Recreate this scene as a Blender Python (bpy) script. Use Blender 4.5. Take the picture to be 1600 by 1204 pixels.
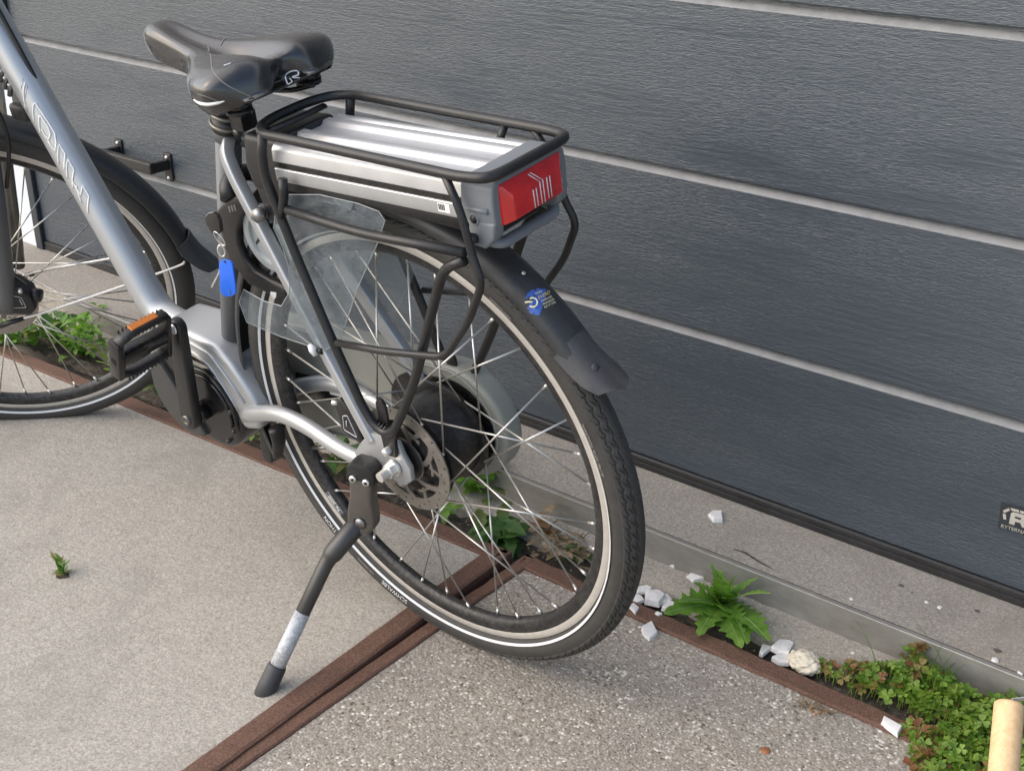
import bpy, bmesh, math, random
import numpy as np
from mathutils import Vector, Matrix
from mathutils.bvhtree import BVHTree

scn = bpy.context.scene
for o in list(bpy.data.objects):
    bpy.data.objects.remove(o)
COL = scn.collection
random.seed(7)
RNG = np.random.default_rng(7)

# ------------------------------------------------------------------ camera
FPX = 1970.915                                   # focal length in photo pixels (1600 wide)
CAM_H = 1.1676                                   # eye height over the paving
RC = np.array([[0.7820238281186236, 0.6232366479217732, 0.003848758491419479],
               [0.27069017252673977, -0.3340807369020785, -0.9028382422828621],
               [-0.5613960836629851, 0.7070828395019892, -0.4299631325237859]])
cam = bpy.data.cameras.new('camera')
cam.sensor_width = 36.0
cam.lens = FPX / 1600 * 36.0
cam.clip_start = 0.02
cam.clip_end = 500
camo = bpy.data.objects.new('camera', cam)
COL.objects.link(camo)
camo.matrix_world = Matrix(((RC[0][0], -RC[1][0], -RC[2][0], 0), (RC[0][1], -RC[1][1], -RC[2][1], 0),
                            (RC[0][2], -RC[1][2], -RC[2][2], CAM_H), (0, 0, 0, 1)))
scn.camera = camo

# ------------------------------------------------------------------ sky, sun, exposure
SUN_EL, SUN_AZ = math.radians(38), math.radians(222)     # azimuth from +Y clockwise (behind the camera, left)
world = bpy.data.worlds.new('World')
scn.world = world
world.use_nodes = True
wn = world.node_tree
wn.nodes.clear()
wo = wn.nodes.new('ShaderNodeOutputWorld')
wb = wn.nodes.new('ShaderNodeBackground')
ws = wn.nodes.new('ShaderNodeTexSky')
ws.sky_type = 'NISHITA'
ws.sun_disc = False
ws.sun_elevation = SUN_EL
ws.sun_rotation = SUN_AZ
ws.air_density = 1.0
ws.dust_density = 2.0
ws.ozone_density = 1.0
wb.inputs['Strength'].default_value = 0.15
wn.links.new(ws.outputs[0], wb.inputs[0])
wn.links.new(wb.outputs[0], wo.inputs[0])
sl = bpy.data.lights.new('sun', 'SUN')
sl.energy = 1.5
sl.angle = math.radians(100)
sl.color = (1.0, 0.88, 0.72)
so = bpy.data.objects.new('sun', sl)
COL.objects.link(so)
sd = Vector((math.sin(SUN_AZ) * math.cos(SUN_EL), math.cos(SUN_AZ) * math.cos(SUN_EL), math.sin(SUN_EL)))
so.rotation_euler = sd.to_track_quat('Z', 'Y').to_euler()
so.location = sd * 20
vs = scn.view_settings
vs.view_transform = 'Standard'
vs.look = 'None'
vs.exposure = 0.80
vs.gamma = 1.0
vs.use_curve_mapping = False

# ------------------------------------------------------------------ survey of the place (metres)
# bike frame: x forward, y to the rider's left, z up, origin at the rear axle (bike leans on its stand)
BM = np.array([[-0.9996485619350189, 0.026509481723499866, 0.0],
               [-0.02618053522447673, -0.9872442871878994, -0.15704552521551332],
               [-0.004163195480458088, -0.15699033344001764, 0.9875913643859912]])
BC = np.array([-1.0450598496619217, 1.1319604546593662, 0.348619751628255])
FM = np.array([[0.687770830598035, 0.7169201038341817, 0.11400372492543887],
               [-0.6790441034045939, 0.6908918486181953, -0.24812811034702156],
               [-0.2566522748972627, 0.09324171937131337, 0.9619956296983584]])   # front wheel axes in the bike frame
FC = np.array([1.05010113667262, 0.050238121083628524, -0.010660734960535349])
CAMP = np.array([0, 0, CAM_H])
YD = 1.715                                       # plane of the garage door


def ray(x, y):
    return RC.T @ np.array([(x - 800) / FPX, (y - 602) / FPX, 1.0])


def gp(x, y, h=0.0):                             # point at height h seen at photo coordinates
    r = ray(x, y)
    return CAMP + r * ((h - CAM_H) / r[2])


def dp(x, y, yy=YD):                             # point on a plane parallel to the door
    r = ray(x, y)
    return CAMP + r * (yy / r[1])


def bp(x, y, w):                                 # point in the bike frame at lateral offset w
    r = BM @ ray(x, y)
    o = BM @ (CAMP - BC)
    return o + r * ((w - o[1]) / r[1])


def bpz(x, y, z):
    r = BM @ ray(x, y)
    o = BM @ (CAMP - BC)
    return o + r * ((z - o[2]) / r[2])


# ------------------------------------------------------------------ node materials
def nmat(name):
    m = bpy.data.materials.new(name)
    m.use_nodes = True
    nt = m.node_tree
    nt.nodes.clear()
    out = nt.nodes.new('ShaderNodeOutputMaterial')
    b = nt.nodes.new('ShaderNodeBsdfPrincipled')
    nt.links.new(b.outputs[0], out.inputs[0])
    return m, nt, b, out


def N(nt, typ, **kw):
    n = nt.nodes.new(typ)
    for k, v in kw.items():
        if hasattr(n, k) and k not in n.inputs:
            setattr(n, k, v)
        else:
            n.inputs[k].default_value = v
    return n


def ramp(nt, fac, stops):
    r = nt.nodes.new('ShaderNodeValToRGB')
    el = r.color_ramp.elements
    while len(el) < len(stops):
        el.new(0.5)
    for e, (p, c) in zip(el, stops):
        e.position = p
        e.color = (*c, 1) if len(c) == 3 else c
    nt.links.new(fac, r.inputs[0])
    return r.outputs[0]


def mixc(nt, fac, a, b, mode='MIX'):
    m = nt.nodes.new('ShaderNodeMix')
    m.data_type = 'RGBA'
    m.blend_type = mode
    for sock, v in ((0, fac), (6, a), (7, b)):
        if hasattr(v, 'links'):
            nt.links.new(v, m.inputs[sock])
        elif sock == 0:
            m.inputs[0].default_value = v
        else:
            m.inputs[sock].default_value = (*v, 1)
    return m.outputs[2]


def coord(nt, scale=(1, 1, 1), kind='Object'):
    t = nt.nodes.new('ShaderNodeTexCoord')
    mp = nt.nodes.new('ShaderNodeMapping')
    mp.inputs['Scale'].default_value = scale
    nt.links.new(t.outputs[kind], mp.inputs[0])
    return mp.outputs[0]


def noise(nt, vec, scale, detail=4, rough=0.55, dist=0.0):
    n = N(nt, 'ShaderNodeTexNoise', Scale=scale, Detail=detail, Roughness=rough, Distortion=dist)
    nt.links.new(vec, n.inputs['Vector'])
    return n.outputs[0]


def bump(nt, b, h, strength, dist):
    n = N(nt, 'ShaderNodeBump', Strength=strength, Distance=dist)
    nt.links.new(h, n.inputs['Height'])
    nt.links.new(n.outputs[0], b.inputs['Normal'])
    return n


def plain(name, col, rough=0.5, metal=0.0, var=0.12, vs_=25, rvar=0.12, bmp=0.0, bsc=400, coat=0.0, dust=0.0,
          dustcol=(.32, .29, .25), spec=0.5):
    m, nt, b, _ = nmat(name)
    v = coord(nt)
    n = noise(nt, v, vs_, 5, .6)
    a = tuple(c * (1 - var) for c in col)
    c2 = tuple(min(1, c * (1 + var)) for c in col)
    cc = ramp(nt, n, [(.3, a), (.7, c2)])
    if dust:
        n2 = noise(nt, v, 140, 8, .75)
        f = ramp(nt, n2, [(.42, (0, 0, 0)), (.75, (dust,) * 3)])
        cc = mixc(nt, f, cc, dustcol)
    nt.links.new(cc, b.inputs['Base Color'])
    rr = ramp(nt, n, [(.25, (max(.03, rough - rvar),) * 3), (.75, (min(1, rough + rvar),) * 3)])
    nt.links.new(rr, b.inputs['Roughness'])
    b.inputs['Metallic'].default_value = metal
    b.inputs['Specular IOR Level'].default_value = spec
    if coat:
        b.inputs['Coat Weight'].default_value = coat
        b.inputs['Coat Roughness'].default_value = 0.12
    if bmp:
        bump(nt, b, noise(nt, v, bsc, 3, .6), bmp, .0006)
    return m


MAT = {}
MAT['silver'] = plain('silver_paint', (.47, .485, .495), .40, .62, .03, 8, .04, .05, 900, coat=.12, dust=.05)
MAT['silver_dark'] = plain('grey_paint', (.13, .135, .14), .48, .25, .05, 10, .05, .05, 900)
MAT['black'] = plain('black_powder_coat', (.013, .0135, .0145), .38, .0, .2, 20, .10, .1, 700, dust=.05)
MAT['plastic'] = plain('black_plastic', (.011, .011, .012), .45, .0, .2, 20, .12, .12, 600, dust=.06)
MAT['gloss_black'] = plain('gloss_black_plastic', (.010, .010, .011), .22, .0, .2, 20, .08, 0, dust=.08)
MAT['rubber'] = plain('tyre_rubber', (.040, .039, .037), .66, 0, .2, 30, .1, .25, 900, dust=.16, dustcol=(.16, .14, .12))
MAT['flap'] = plain('mud_flap_rubber', (.045, .046, .05), .55, 0, .12, 20, .08, .1, 500, dust=.06)
MAT['mudguard'] = plain('mudguard_plastic', (.024, .026, .029), .45, 0, .12, 12, .06, .06, 500, dust=.05)
MAT['chrome'] = plain('stainless_steel', (.80, .78, .74), .40, .80, .06, 60, .08)
MAT['track'] = plain('machined_rim', (.60, .57, .52), .45, .45, .06, 90, .08, .1, 1500)
MAT['rim'] = plain('black_anodised_rim', (.024, .025, .027), .4, .4, .15, 20, .1, dust=.22)
MAT['stripe'] = plain('reflective_stripe', (.66, .68, .70), .45, 0, .04, 60, .05)
MAT['alu'] = plain('brushed_aluminium', (.60, .61, .62), .44, .72, .03, 30, .05)
MAT['cap'] = plain('grey_plastic_cap', (.165, .18, .195), .45, 0, .06, 15, .06, .05, 900)
MAT['chaincase'] = plain('chain_case_plastic', (.27, .275, .245), .42, .1, .06, 10, .06, 0)
MAT['disc'] = plain('brake_disc_steel', (.33, .305, .275), .38, .85, .12, 60, .12, .1, 900)
MAT['hub'] = plain('black_hub', (.012, .012, .013), .33, .2, .15, 30, .08, dust=.10)
MAT['cover'] = plain('motor_cover_plastic', (.040, .041, .041), .5, 0, .08, 12, .06, .08, 700, dust=.06)
MAT['stand'] = plain('dark_stand_alloy', (.075, .074, .072), .42, .6, .1, 20, .08, .05, 700)
MAT['guard_highlight'] = plain('painted_guard_highlight', (.34, .36, .37), .4, 0, .3, 60)
MAT['gun'] = plain('gunmetal', (.17, .16, .145), .34, .75, .1, 20, .08, .05, 700)
MAT['scuff'] = plain('worn_white_paint', (.52, .54, .56), .6, .2, .32, 260, .1, .5, 400, dust=.5, dustcol=(.14, .14, .14))
MAT['white'] = plain('white_print', (.82, .82, .80), .5, 0, .02)
MAT['yellow'] = plain('yellow_print', (.78, .66, .25), .5, 0, .03)
MAT['yellow_pale'] = plain('pale_yellow_print', (.82, .78, .55), .5, 0, .03)
MAT['blue_print'] = plain('blue_print', (.04, .11, .42), .5, 0, .25, 200)
MAT['faint'] = plain('faded_print', (.30, .29, .27), .6, 0, .1)
MAT['greyprint'] = plain('grey_sticker', (.17, .18, .20), .5, 0, .1)
MAT['orange'] = plain('amber_reflector', (.50, .15, .015), .3, 0, .1, 300, .05, .3, 900)
MAT['tag'] = plain('blue_key_tag', (.012, .13, .72), .38, 0, .04, 20, .05, coat=.2)
MAT['saddle'] = plain('saddle_vinyl', (.017, .0162, .0155), .27, 0, .12, 30, .05, .10, 1300, coat=.35, spec=.8)
MAT['seam'] = plain('saddle_seam', (.20, .19, .18), .5, 0, .05)
MAT['lockring'] = plain('lock_plate', (.34, .37, .37), .45, .3, .04, 20, .05)
MAT['steel_dark'] = plain('dull_steel', (.30, .30, .30), .4, .9, .1, 40, .1)


def lens_mat():
    m, nt, b, _ = nmat('red_lens')
    v = coord(nt)
    w = N(nt, 'ShaderNodeTexVoronoi', Scale=260.0)
    nt.links.new(v, w.inputs['Vector'])
    n = noise(nt, v, 30, 4)
    nt.links.new(ramp(nt, n, [(.3, (.46, .006, .010)), (.7, (.66, .014, .016))]), b.inputs['Base Color'])
    b.inputs['Roughness'].default_value = .10
    b.inputs['Coat Weight'].default_value = 1.0
    b.inputs['Coat Roughness'].default_value = .06
    bump(nt, b, w.outputs[0], .18, .001)
    return m


MAT['lens'] = lens_mat()


def guard_mat():
    m, nt, b, out = nmat('scuffed_clear_plastic')
    v = coord(nt)
    n = noise(nt, v, 22, 7, .7, .6)
    n2 = noise(nt, coord(nt, (30, 30, 160)), 4, 4, .6)
    b.inputs['Base Color'].default_value = (.36, .40, .44, 1)
    b.inputs['Roughness'].default_value = .42
    tr = nt.nodes.new('ShaderNodeBsdfTransparent')
    tr.inputs[0].default_value = (.86, .88, .88, 1)
    mx = nt.nodes.new('ShaderNodeMixShader')
    f1 = ramp(nt, n, [(.30, (.06,) * 3), (.80, (.27,) * 3)])
    f2 = ramp(nt, n2, [(.5, (0,) * 3), (.8, (.22,) * 3)])
    f = mixc(nt, 1.0, f1, f2, 'ADD')
    nt.links.new(f, mx.inputs[0])
    nt.links.new(tr.outputs[0], mx.inputs[1])
    nt.links.new(b.outputs[0], mx.inputs[2])
    nt.links.new(mx.outputs[0], out.inputs[0])
    return m


MAT['guard'] = guard_mat()


def concrete(name, c0, c1, speck=.0, agg=False, stain=None, streak=(60, 60), bm=.5):
    m, nt, b, _ = nmat(name)
    v = coord(nt)
    big = noise(nt, v, 2.2, 5, .6)
    mid = noise(nt, v, 14, 6, .65)
    fine = noise(nt, v, 190, 6, .85)
    br = noise(nt, coord(nt, (streak[0], streak[1], 40)), 3.0, 3, .6)
    base = ramp(nt, big, [(.3, c0), (.7, c1)])
    base = mixc(nt, .55, base, ramp(nt, mid, [(.25, tuple(c * .62 for c in c0)), (.5, c0), (.8, tuple(min(1, c * 1.18) for c in c1))]))
    base = mixc(nt, .55, base, ramp(nt, fine, [(.40, tuple(c * .36 for c in c0)), (.5, c0), (.60, tuple(min(1, c * 1.5) for c in c1))]))
    base = mixc(nt, .30, base, ramp(nt, br, [(.3, tuple(c * .6 for c in c0)), (.7, tuple(min(1, c * 1.2) for c in c1))]))
    gv = N(nt, 'ShaderNodeTexVoronoi', Scale=430.0)
    nt.links.new(v, gv.inputs['Vector'])
    gs = nt.nodes.new('ShaderNodeSeparateColor')
    nt.links.new(gv.outputs['Color'], gs.inputs[0])
    base = mixc(nt, .42, base, ramp(nt, gs.outputs[0], [(0, tuple(c * .42 for c in c0)), (.25, tuple(c * .85 for c in c0)), (.75, c1), (1, tuple(min(1, c * 1.5) for c in c1))]))
    h = fine
    if agg:                                       # exposed aggregate: pebbles of mixed colour in the paste
        vo = N(nt, 'ShaderNodeTexVoronoi', Scale=235.0, Randomness=1.0)
        nt.links.new(v, vo.inputs['Vector'])
        sep = nt.nodes.new('ShaderNodeSeparateColor')
        nt.links.new(vo.outputs['Color'], sep.inputs[0])
        peb = ramp(nt, sep.outputs[0], [(0, (.085, .075, .06)), (.2, (.30, .255, .20)), (.45, (.44, .39, .32)), (.62, (.20, .18, .15)),
                                        (.86, (.52, .47, .40)), (.96, (.80, .77, .71))])
        vo2 = N(nt, 'ShaderNodeTexVoronoi', Scale=390.0, Randomness=1.0)
        nt.links.new(v, vo2.inputs['Vector'])
        sep2 = nt.nodes.new('ShaderNodeSeparateColor')
        nt.links.new(vo2.outputs['Color'], sep2.inputs[0])
        peb2 = ramp(nt, sep2.outputs[1], [(0, (.10, .085, .07)), (.4, (.40, .355, .295)), (.82, (.24, .215, .18)), (.97, (.74, .70, .63))])
        pm = mixc(nt, ramp(nt, mid, [(.42, (0, 0, 0)), (.58, (1, 1, 1))]), peb, peb2)
        mask = ramp(nt, vo.outputs['Distance'], [(.45, (1, 1, 1)), (.75, (.3,) * 3)])
        base = mixc(nt, mask, base, pm)
        base = mixc(nt, .08, base, ramp(nt, big, [(.3, c0), (.7, c1)]))
        inv = N(nt, 'ShaderNodeMath', operation='SUBTRACT')
        inv.inputs[0].default_value = 1.0
        nt.links.new(vo.outputs['Distance'], inv.inputs[1])
        h = inv.outputs[0]
    if speck:
        vo = N(nt, 'ShaderNodeTexVoronoi', Scale=70.0)
        nt.links.new(v, vo.inputs['Vector'])
        base = mixc(nt, ramp(nt, vo.outputs['Distance'], [(.06, (speck,) * 3), (.11, (0, 0, 0))]), base, (.10, .09, .085))
    if stain:
        s2 = noise(nt, v, 3.6, 8, .74, .8)
        base = mixc(nt, ramp(nt, s2, [(.48, (0, 0, 0)), (.74, (.62,) * 3)]), base, tuple(c * .60 for c in c0))
        st = noise(nt, v, 1.3, 5, .7, .5)
        base = mixc(nt, ramp(nt, st, [(.52, (0, 0, 0)), (.75, (.5,) * 3)]), base, stain)
    nt.links.new(base, b.inputs['Base Color'])
    b.inputs['Roughness'].default_value = .88
    bump(nt, b, h, bm, .0010 if agg else .0009)
    return m


MAT['slab'] = concrete('slab_concrete', (.405, .372, .318), (.475, .440, .382), .10, stain=(.37, .31, .245), streak=(14, 70))
MAT['agg'] = concrete('aggregate_concrete', (.29, .26, .215), (.35, .315, .265), agg=True, bm=.9)
MAT['sill'] = concrete('sill_concrete', (.30, .273, .232), (.375, .345, .298), .35, stain=(.32, .25, .19))
MAT['kerb'] = concrete('kerb_concrete', (.33, .298, .248), (.40, .366, .31), .2, stain=(.25, .20, .15))
MAT['yard'] = concrete('yard_concrete', (.44, .41, .36), (.52, .49, .44))


def rust():
    m, nt, b, _ = nmat('rusty_steel')
    v = coord(nt)
    n = noise(nt, v, 45, 8, .7)
    n2 = noise(nt, v, 9, 5, .6)
    f = noise(nt, v, 380, 5, .8)
    c = ramp(nt, n, [(.25, (.075, .037, .025)), (.5, (.155, .079, .053)), (.75, (.23, .125, .083))])
    c = mixc(nt, .5, c, ramp(nt, n2, [(.3, (.095, .049, .034)), (.7, (.20, .110, .076))]))
    c = mixc(nt, .5, c, ramp(nt, f, [(.36, (.045, .023, .016)), (.5, (.15, .079, .053)), (.64, (.34, .205, .14))]))
    g3 = noise(nt, v, 240, 6, .75)
    c = mixc(nt, ramp(nt, g3, [(.60, (0, 0, 0)), (.72, (.6,) * 3)]), c, (.30, .25, .20))
    nt.links.new(c, b.inputs['Base Color'])
    b.inputs['Roughness'].default_value = .78
    b.inputs['Metallic'].default_value = .08
    bump(nt, b, mixc(nt, .6, n, f), .9, .002)
    return m


MAT['rust'] = rust()


def galv():
    m, nt, b, _ = nmat('weathered_galvanised_steel')
    v = coord(nt)
    n = noise(nt, coord(nt, (3, 3, 7)), 4, 7, .7)
    n2 = noise(nt, v, 5, 6, .7, .4)
    c = ramp(nt, n, [(.25, (.22, .21, .185)), (.55, (.32, .31, .285)), (.8, (.42, .41, .38))])
    c = mixc(nt, ramp(nt, n2, [(.58, (0, 0, 0)), (.8, (.55,) * 3)]), c, (.26, .16, .085))
    nt.links.new(c, b.inputs['Base Color'])
    b.inputs['Roughness'].default_value = .5
    b.inputs['Metallic'].default_value = .45
    bump(nt, b, noise(nt, v, 120, 4), .12, .001)
    return m


MAT['galv'] = galv()


def soil():
    m, nt, b, _ = nmat('soil')
    v = coord(nt)
    n = noise(nt, v, 90, 6, .7)
    nt.links.new(ramp(nt, n, [(.3, (.025, .020, .015)), (.5, (.075, .062, .047)), (.75, (.20, .17, .135))]), b.inputs['Base Color'])
    b.inputs['Roughness'].default_value = .95
    bump(nt, b, n, 1.0, .006)
    return m


MAT['soil'] = soil()


def door_mat():
    m, nt, b, _ = nmat('embossed_grey_door')
    n1 = noise(nt, coord(nt, (58, 1, 350)), 1.0, 4, .6, 1.2)
    w = N(nt, 'ShaderNodeTexWave', wave_type='BANDS', bands_direction='Z', Scale=26.0, Distortion=7.0, Detail=2.0)
    w.inputs['Detail Scale'].default_value = .9
    nt.links.new(coord(nt, (.35, 1, 1.0)), w.inputs['Vector'])
    sel = noise(nt, coord(nt, (1.4, 1, 7)), 1.6, 4, .6, .6)
    mask = ramp(nt, sel, [(.42, (0, 0, 0)), (.70, (.85,) * 3)])
    soft = noise(nt, coord(nt, (14, 1, 230)), 1.0, 1, .4, 1.4)
    lo = mixc(nt, .25, soft, w.outputs[0])
    lo = mixc(nt, .40, lo, (.5, .5, .5))
    hgt = mixc(nt, mask, n1, lo)
    big = noise(nt, coord(nt), 1.4, 3)
    nt.links.new(ramp(nt, big, [(.3, (.041, .055, .071)), (.7, (.047, .062, .080))]), b.inputs['Base Color'])
    b.inputs['Roughness'].default_value = .29
    b.inputs['Specular IOR Level'].default_value = .85
    bump(nt, b, hgt, .62, .0024)
    return m


MAT['door'] = door_mat()
MAT['ledge'] = plain('panel_ledge_sky_sheen', (.27, .272, .27), .6, 0, .14, 45, .08, .3, 260)  # lighter than the door: bright sky reflection on the seams painted into the colour
MAT['gum'] = plain('old_gum', (.10, .09, .085), .8, 0, .3, 300, .1, .3, 400)
MAT['jamb'] = plain('dark_door_frame', (.030, .035, .042), .45, 0, .1, 10, .06)
MAT['whitewall'] = plain('pale_wall_render', (.62, .66, .70), .8, 0, .06, 6, .05, .3, 200)
MAT['seal'] = plain('black_rubber_seal', (.02, .02, .021), .5, 0, .2, 15, .1, .2, 300, dust=.06)
MAT['stone'] = plain('white_marble_chip', (.76, .75, .73), .6, 0, .16, 120, .1, .6, 260, dust=.35, dustcol=(.42, .38, .32))
MAT['stone_grey'] = plain('dark_slate_chip', (.075, .08, .09), .6, 0, .15, 60, .1, .4, 120)
MAT['paper'] = plain('cream_paper', (.68, .62, .49), .8, 0, .08, 60, .1, .5, 150)
MAT['wood'] = None


def wood():
    m, nt, b, _ = nmat('pale_wood')
    n = noise(nt, coord(nt, (60, 60, 4)), 3, 5, .6, .4)
    nt.links.new(ramp(nt, n, [(.25, (.60, .40, .20)), (.55, (.72, .50, .275)), (.8, (.78, .57, .34))]), b.inputs['Base Color'])
    b.inputs['Roughness'].default_value = .5
    bump(nt, b, n, .1, .001)
    return m


MAT['wood'] = wood()


def leafmat(name, c0, c1, sub=.0, dead=None):
    m, nt, b, out = nmat(name)
    v = coord(nt)
    n = noise(nt, v, 55, 4, .6)
    c = ramp(nt, n, [(.3, c0), (.7, c1)])
    at = nt.nodes.new('ShaderNodeAttribute')
    at.attribute_name = 'tint'
    if dead:
        c = mixc(nt, at.outputs['Fac'], c, dead)
    nt.links.new(c, b.inputs['Base Color'])
    b.inputs['Roughness'].default_value = .55
    tl = nt.nodes.new('ShaderNodeBsdfTranslucent')
    nt.links.new(mixc(nt, 1.0, c, (1.6, 1.9, .7), 'MULTIPLY'), tl.inputs[0])
    mx = nt.nodes.new('ShaderNodeMixShader')
    mx.inputs[0].default_value = .28
    nt.links.new(b.outputs[0], mx.inputs[1])
    nt.links.new(tl.outputs[0], mx.inputs[2])
    nt.links.new(mx.outputs[0], out.inputs[0])
    bump(nt, b, noise(nt, v, 200, 3), .3, .001)
    return m


MAT['leaf'] = leafmat('leaf_green', (.090, .200, .026), (.20, .36, .055), dead=(.24, .20, .06))
MAT['leaf_dark'] = leafmat('leaf_dark_green', (.040, .105, .022), (.085, .18, .040), dead=(.16, .15, .05))
MAT['clover'] = leafmat('clover_green', (.075, .175, .020), (.22, .36, .045), dead=(.26, .09, .05))
MAT['grass'] = leafmat('grass_blade', (.07, .16, .03), (.14, .25, .06), dead=(.35, .28, .14))
MAT['midrib'] = plain('leaf_midrib', (.26, .36, .13), .6, 0, .08)
MAT['dry'] = leafmat('dry_leaf', (.20, .14, .085), (.36, .28, .19), dead=(.45, .17, .05))

# ------------------------------------------------------------------ mesh helpers


def mk(name, verts, faces, mat, parent=None, smooth=True, autos=None):
    me = bpy.data.meshes.new(name)
    me.from_pydata([tuple(map(float, v)) for v in verts], [], [tuple(map(int, f)) for f in faces])
    me.materials.append(MAT[mat] if isinstance(mat, str) else mat)
    if smooth:
        me.polygons.foreach_set('use_smooth', [True] * len(me.polygons))
        if autos:
            me.set_sharp_from_angle(angle=math.radians(autos))
    me.update()
    o = bpy.data.objects.new(name, me)
    COL.objects.link(o)
    if parent is not None:
        o.parent = parent
    return o


def tag(o, label=None, cat=None, group=None, kind=None):
    for k, v in (('label', label), ('category', cat), ('group', group), ('kind', kind)):
        if v:
            o[k] = v
    return o


def empty(name, loc=(0, 0, 0), parent=None):
    o = bpy.data.objects.new(name, None)
    o.empty_display_size = .1
    COL.objects.link(o)
    o.location = loc
    if parent is not None:
        o.parent = parent
    return o


def rounded(pts, rad=.02, n=6, closed=False):
    P = [np.array(p, float) for p in pts]
    out = []
    m = len(P)
    for i in range(m):
        if not closed and i in (0, m - 1):
            out.append(P[i])
            continue
        a, b, c = P[i - 1], P[i], P[(i + 1) % m]
        la, lc = np.linalg.norm(a - b), np.linalg.norm(c - b)
        r = min(rad, la * .49, lc * .49)
        s, e = b + (a - b) / la * r, b + (c - b) / lc * r
        for t in np.linspace(0, 1, n):
            out.append((1 - t) ** 2 * s + 2 * t * (1 - t) * b + t * t * e)
    return out


def spline(pts, n=8):
    P = [np.array(p, float) for p in pts]
    P = [2 * P[0] - P[1]] + P + [2 * P[-1] - P[-2]]
    out = []
    for i in range(1, len(P) - 2):
        for t in np.linspace(0, 1, n, endpoint=False):
            a, b, c, d = P[i - 1:i + 3]
            out.append(.5 * (2 * b + (c - a) * t + (2 * a - 5 * b + 4 * c - d) * t * t + (3 * b - a - 3 * c + d) * t ** 3))
    out.append(P[-2])
    return out


def tube(path, r, seg=12, closed=False, caps=True, flat=1.0, ref=None):
    """verts, faces of a swept tube; r scalar or list; flat squeezes the second frame axis"""
    P = np.array(path, float)
    n = len(P)
    R_ = np.full(n, r, float) if np.isscalar(r) else np.interp(np.linspace(0, 1, n), np.linspace(0, 1, len(r)), r)
    T = np.zeros_like(P)
    for i in range(n):
        if closed:
            T[i] = P[(i + 1) % n] - P[i - 1]
        else:
            T[i] = P[min(i + 1, n - 1)] - P[max(i - 1, 0)]
        T[i] /= (np.linalg.norm(T[i]) + 1e-12)
    u = np.array(ref if ref is not None else ([0, 1, 0] if abs(T[0][1]) < .9 else [1, 0, 0]), float)
    V, F = [], []
    for i in range(n):
        u = u - T[i] * (u @ T[i])
        u /= np.linalg.norm(u) + 1e-12
        w = np.cross(T[i], u)
        for k in range(seg):
            a = 2 * math.pi * k / seg
            V.append(P[i] + R_[i] * (math.cos(a) * u + flat * math.sin(a) * w))
    m = n if closed else n - 1
    for i in range(m):
        for k in range(seg):
            a, b = i * seg + k, i * seg + (k + 1) % seg
            c, d = ((i + 1) % n) * seg + (k + 1) % seg, ((i + 1) % n) * seg + k
            F.append((a, b, c, d))
    if caps and not closed:
        F.append(tuple(range(seg))[::-1])
        F.append(tuple((n - 1) * seg + k for k in range(seg)))
    return V, F


def sqtube(path, hw, hh, seg=24, pw=.42, ref=None):
    V, F = tube(path, 1.0, seg, ref=ref)
    P = np.array(path, float)
    V = np.array(V)
    n = len(P)
    for i in range(n):
        blk = V[i * seg:(i + 1) * seg] - P[i]
        u, w = blk[0].copy(), blk[seg // 4].copy()
        for k in range(seg):
            a = 2 * math.pi * k / seg
            c, s_ = math.cos(a), math.sin(a)
            V[i * seg + k] = P[i] + hw * abs(c) ** pw * (1 if c >= 0 else -1) * u + hh * abs(s_) ** pw * (1 if s_ >= 0 else -1) * w
    return [tuple(v) for v in V], F


def join(*parts):
    V, F = [], []
    for v, f in parts:
        o = len(V)
        V += [tuple(x) for x in v]
        F += [tuple(i + o for i in q) for q in f]
    return V, F


def lathe(profile, seg=64, axis='y', centre=(0, 0, 0), closed=False):
    """profile (radius, height along axis)"""
    V, F = [], []
    n = len(profile)
    for k in range(seg):
        a = 2 * math.pi * k / seg
        for r, h in profile:
            if axis == 'y':
                V.append((centre[0] + r * math.cos(a), centre[1] + h, centre[2] + r * math.sin(a)))
            elif axis == 'z':
                V.append((centre[0] + r * math.cos(a), centre[1] + r * math.sin(a), centre[2] + h))
            else:
                V.append((centre[0] + h, centre[1] + r * math.cos(a), centre[2] + r * math.sin(a)))
    m = n if closed else n - 1
    for k in range(seg):
        for i in range(m):
            j = (i + 1) % n
            F.append((k * n + i, k * n + j, ((k + 1) % seg) * n + j, ((k + 1) % seg) * n + i))
    return V, F


def bev(V, F, w=.002, seg=2, ang=30):
    bm_ = bmesh.new()
    vs_ = [bm_.verts.new(v) for v in V]
    for f in F:
        try:
            bm_.faces.new([vs_[i] for i in f])
        except ValueError:
            pass
    bm_.normal_update()
    ed = [e for e in bm_.edges if len(e.link_faces) == 2 and e.calc_face_angle(0) > math.radians(ang)]
    bmesh.ops.bevel(bm_, geom=ed, offset=w, segments=seg, affect='EDGES', profile=.6)
    bm_.verts.index_update()
    V2 = [tuple(v.co) for v in bm_.verts]
    F2 = [tuple(v.index for v in f.verts) for f in bm_.faces]
    bm_.free()
    return V2, F2


def box(x0, x1, y0, y1, z0, z1):
    V = [(x, y, z) for x in (x0, x1) for y in (y0, y1) for z in (z0, z1)]
    F = [(0, 1, 3, 2), (4, 6, 7, 5), (0, 4, 5, 1), (2, 3, 7, 6), (0, 2, 6, 4), (1, 5, 7, 3)]
    return V, F


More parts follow.
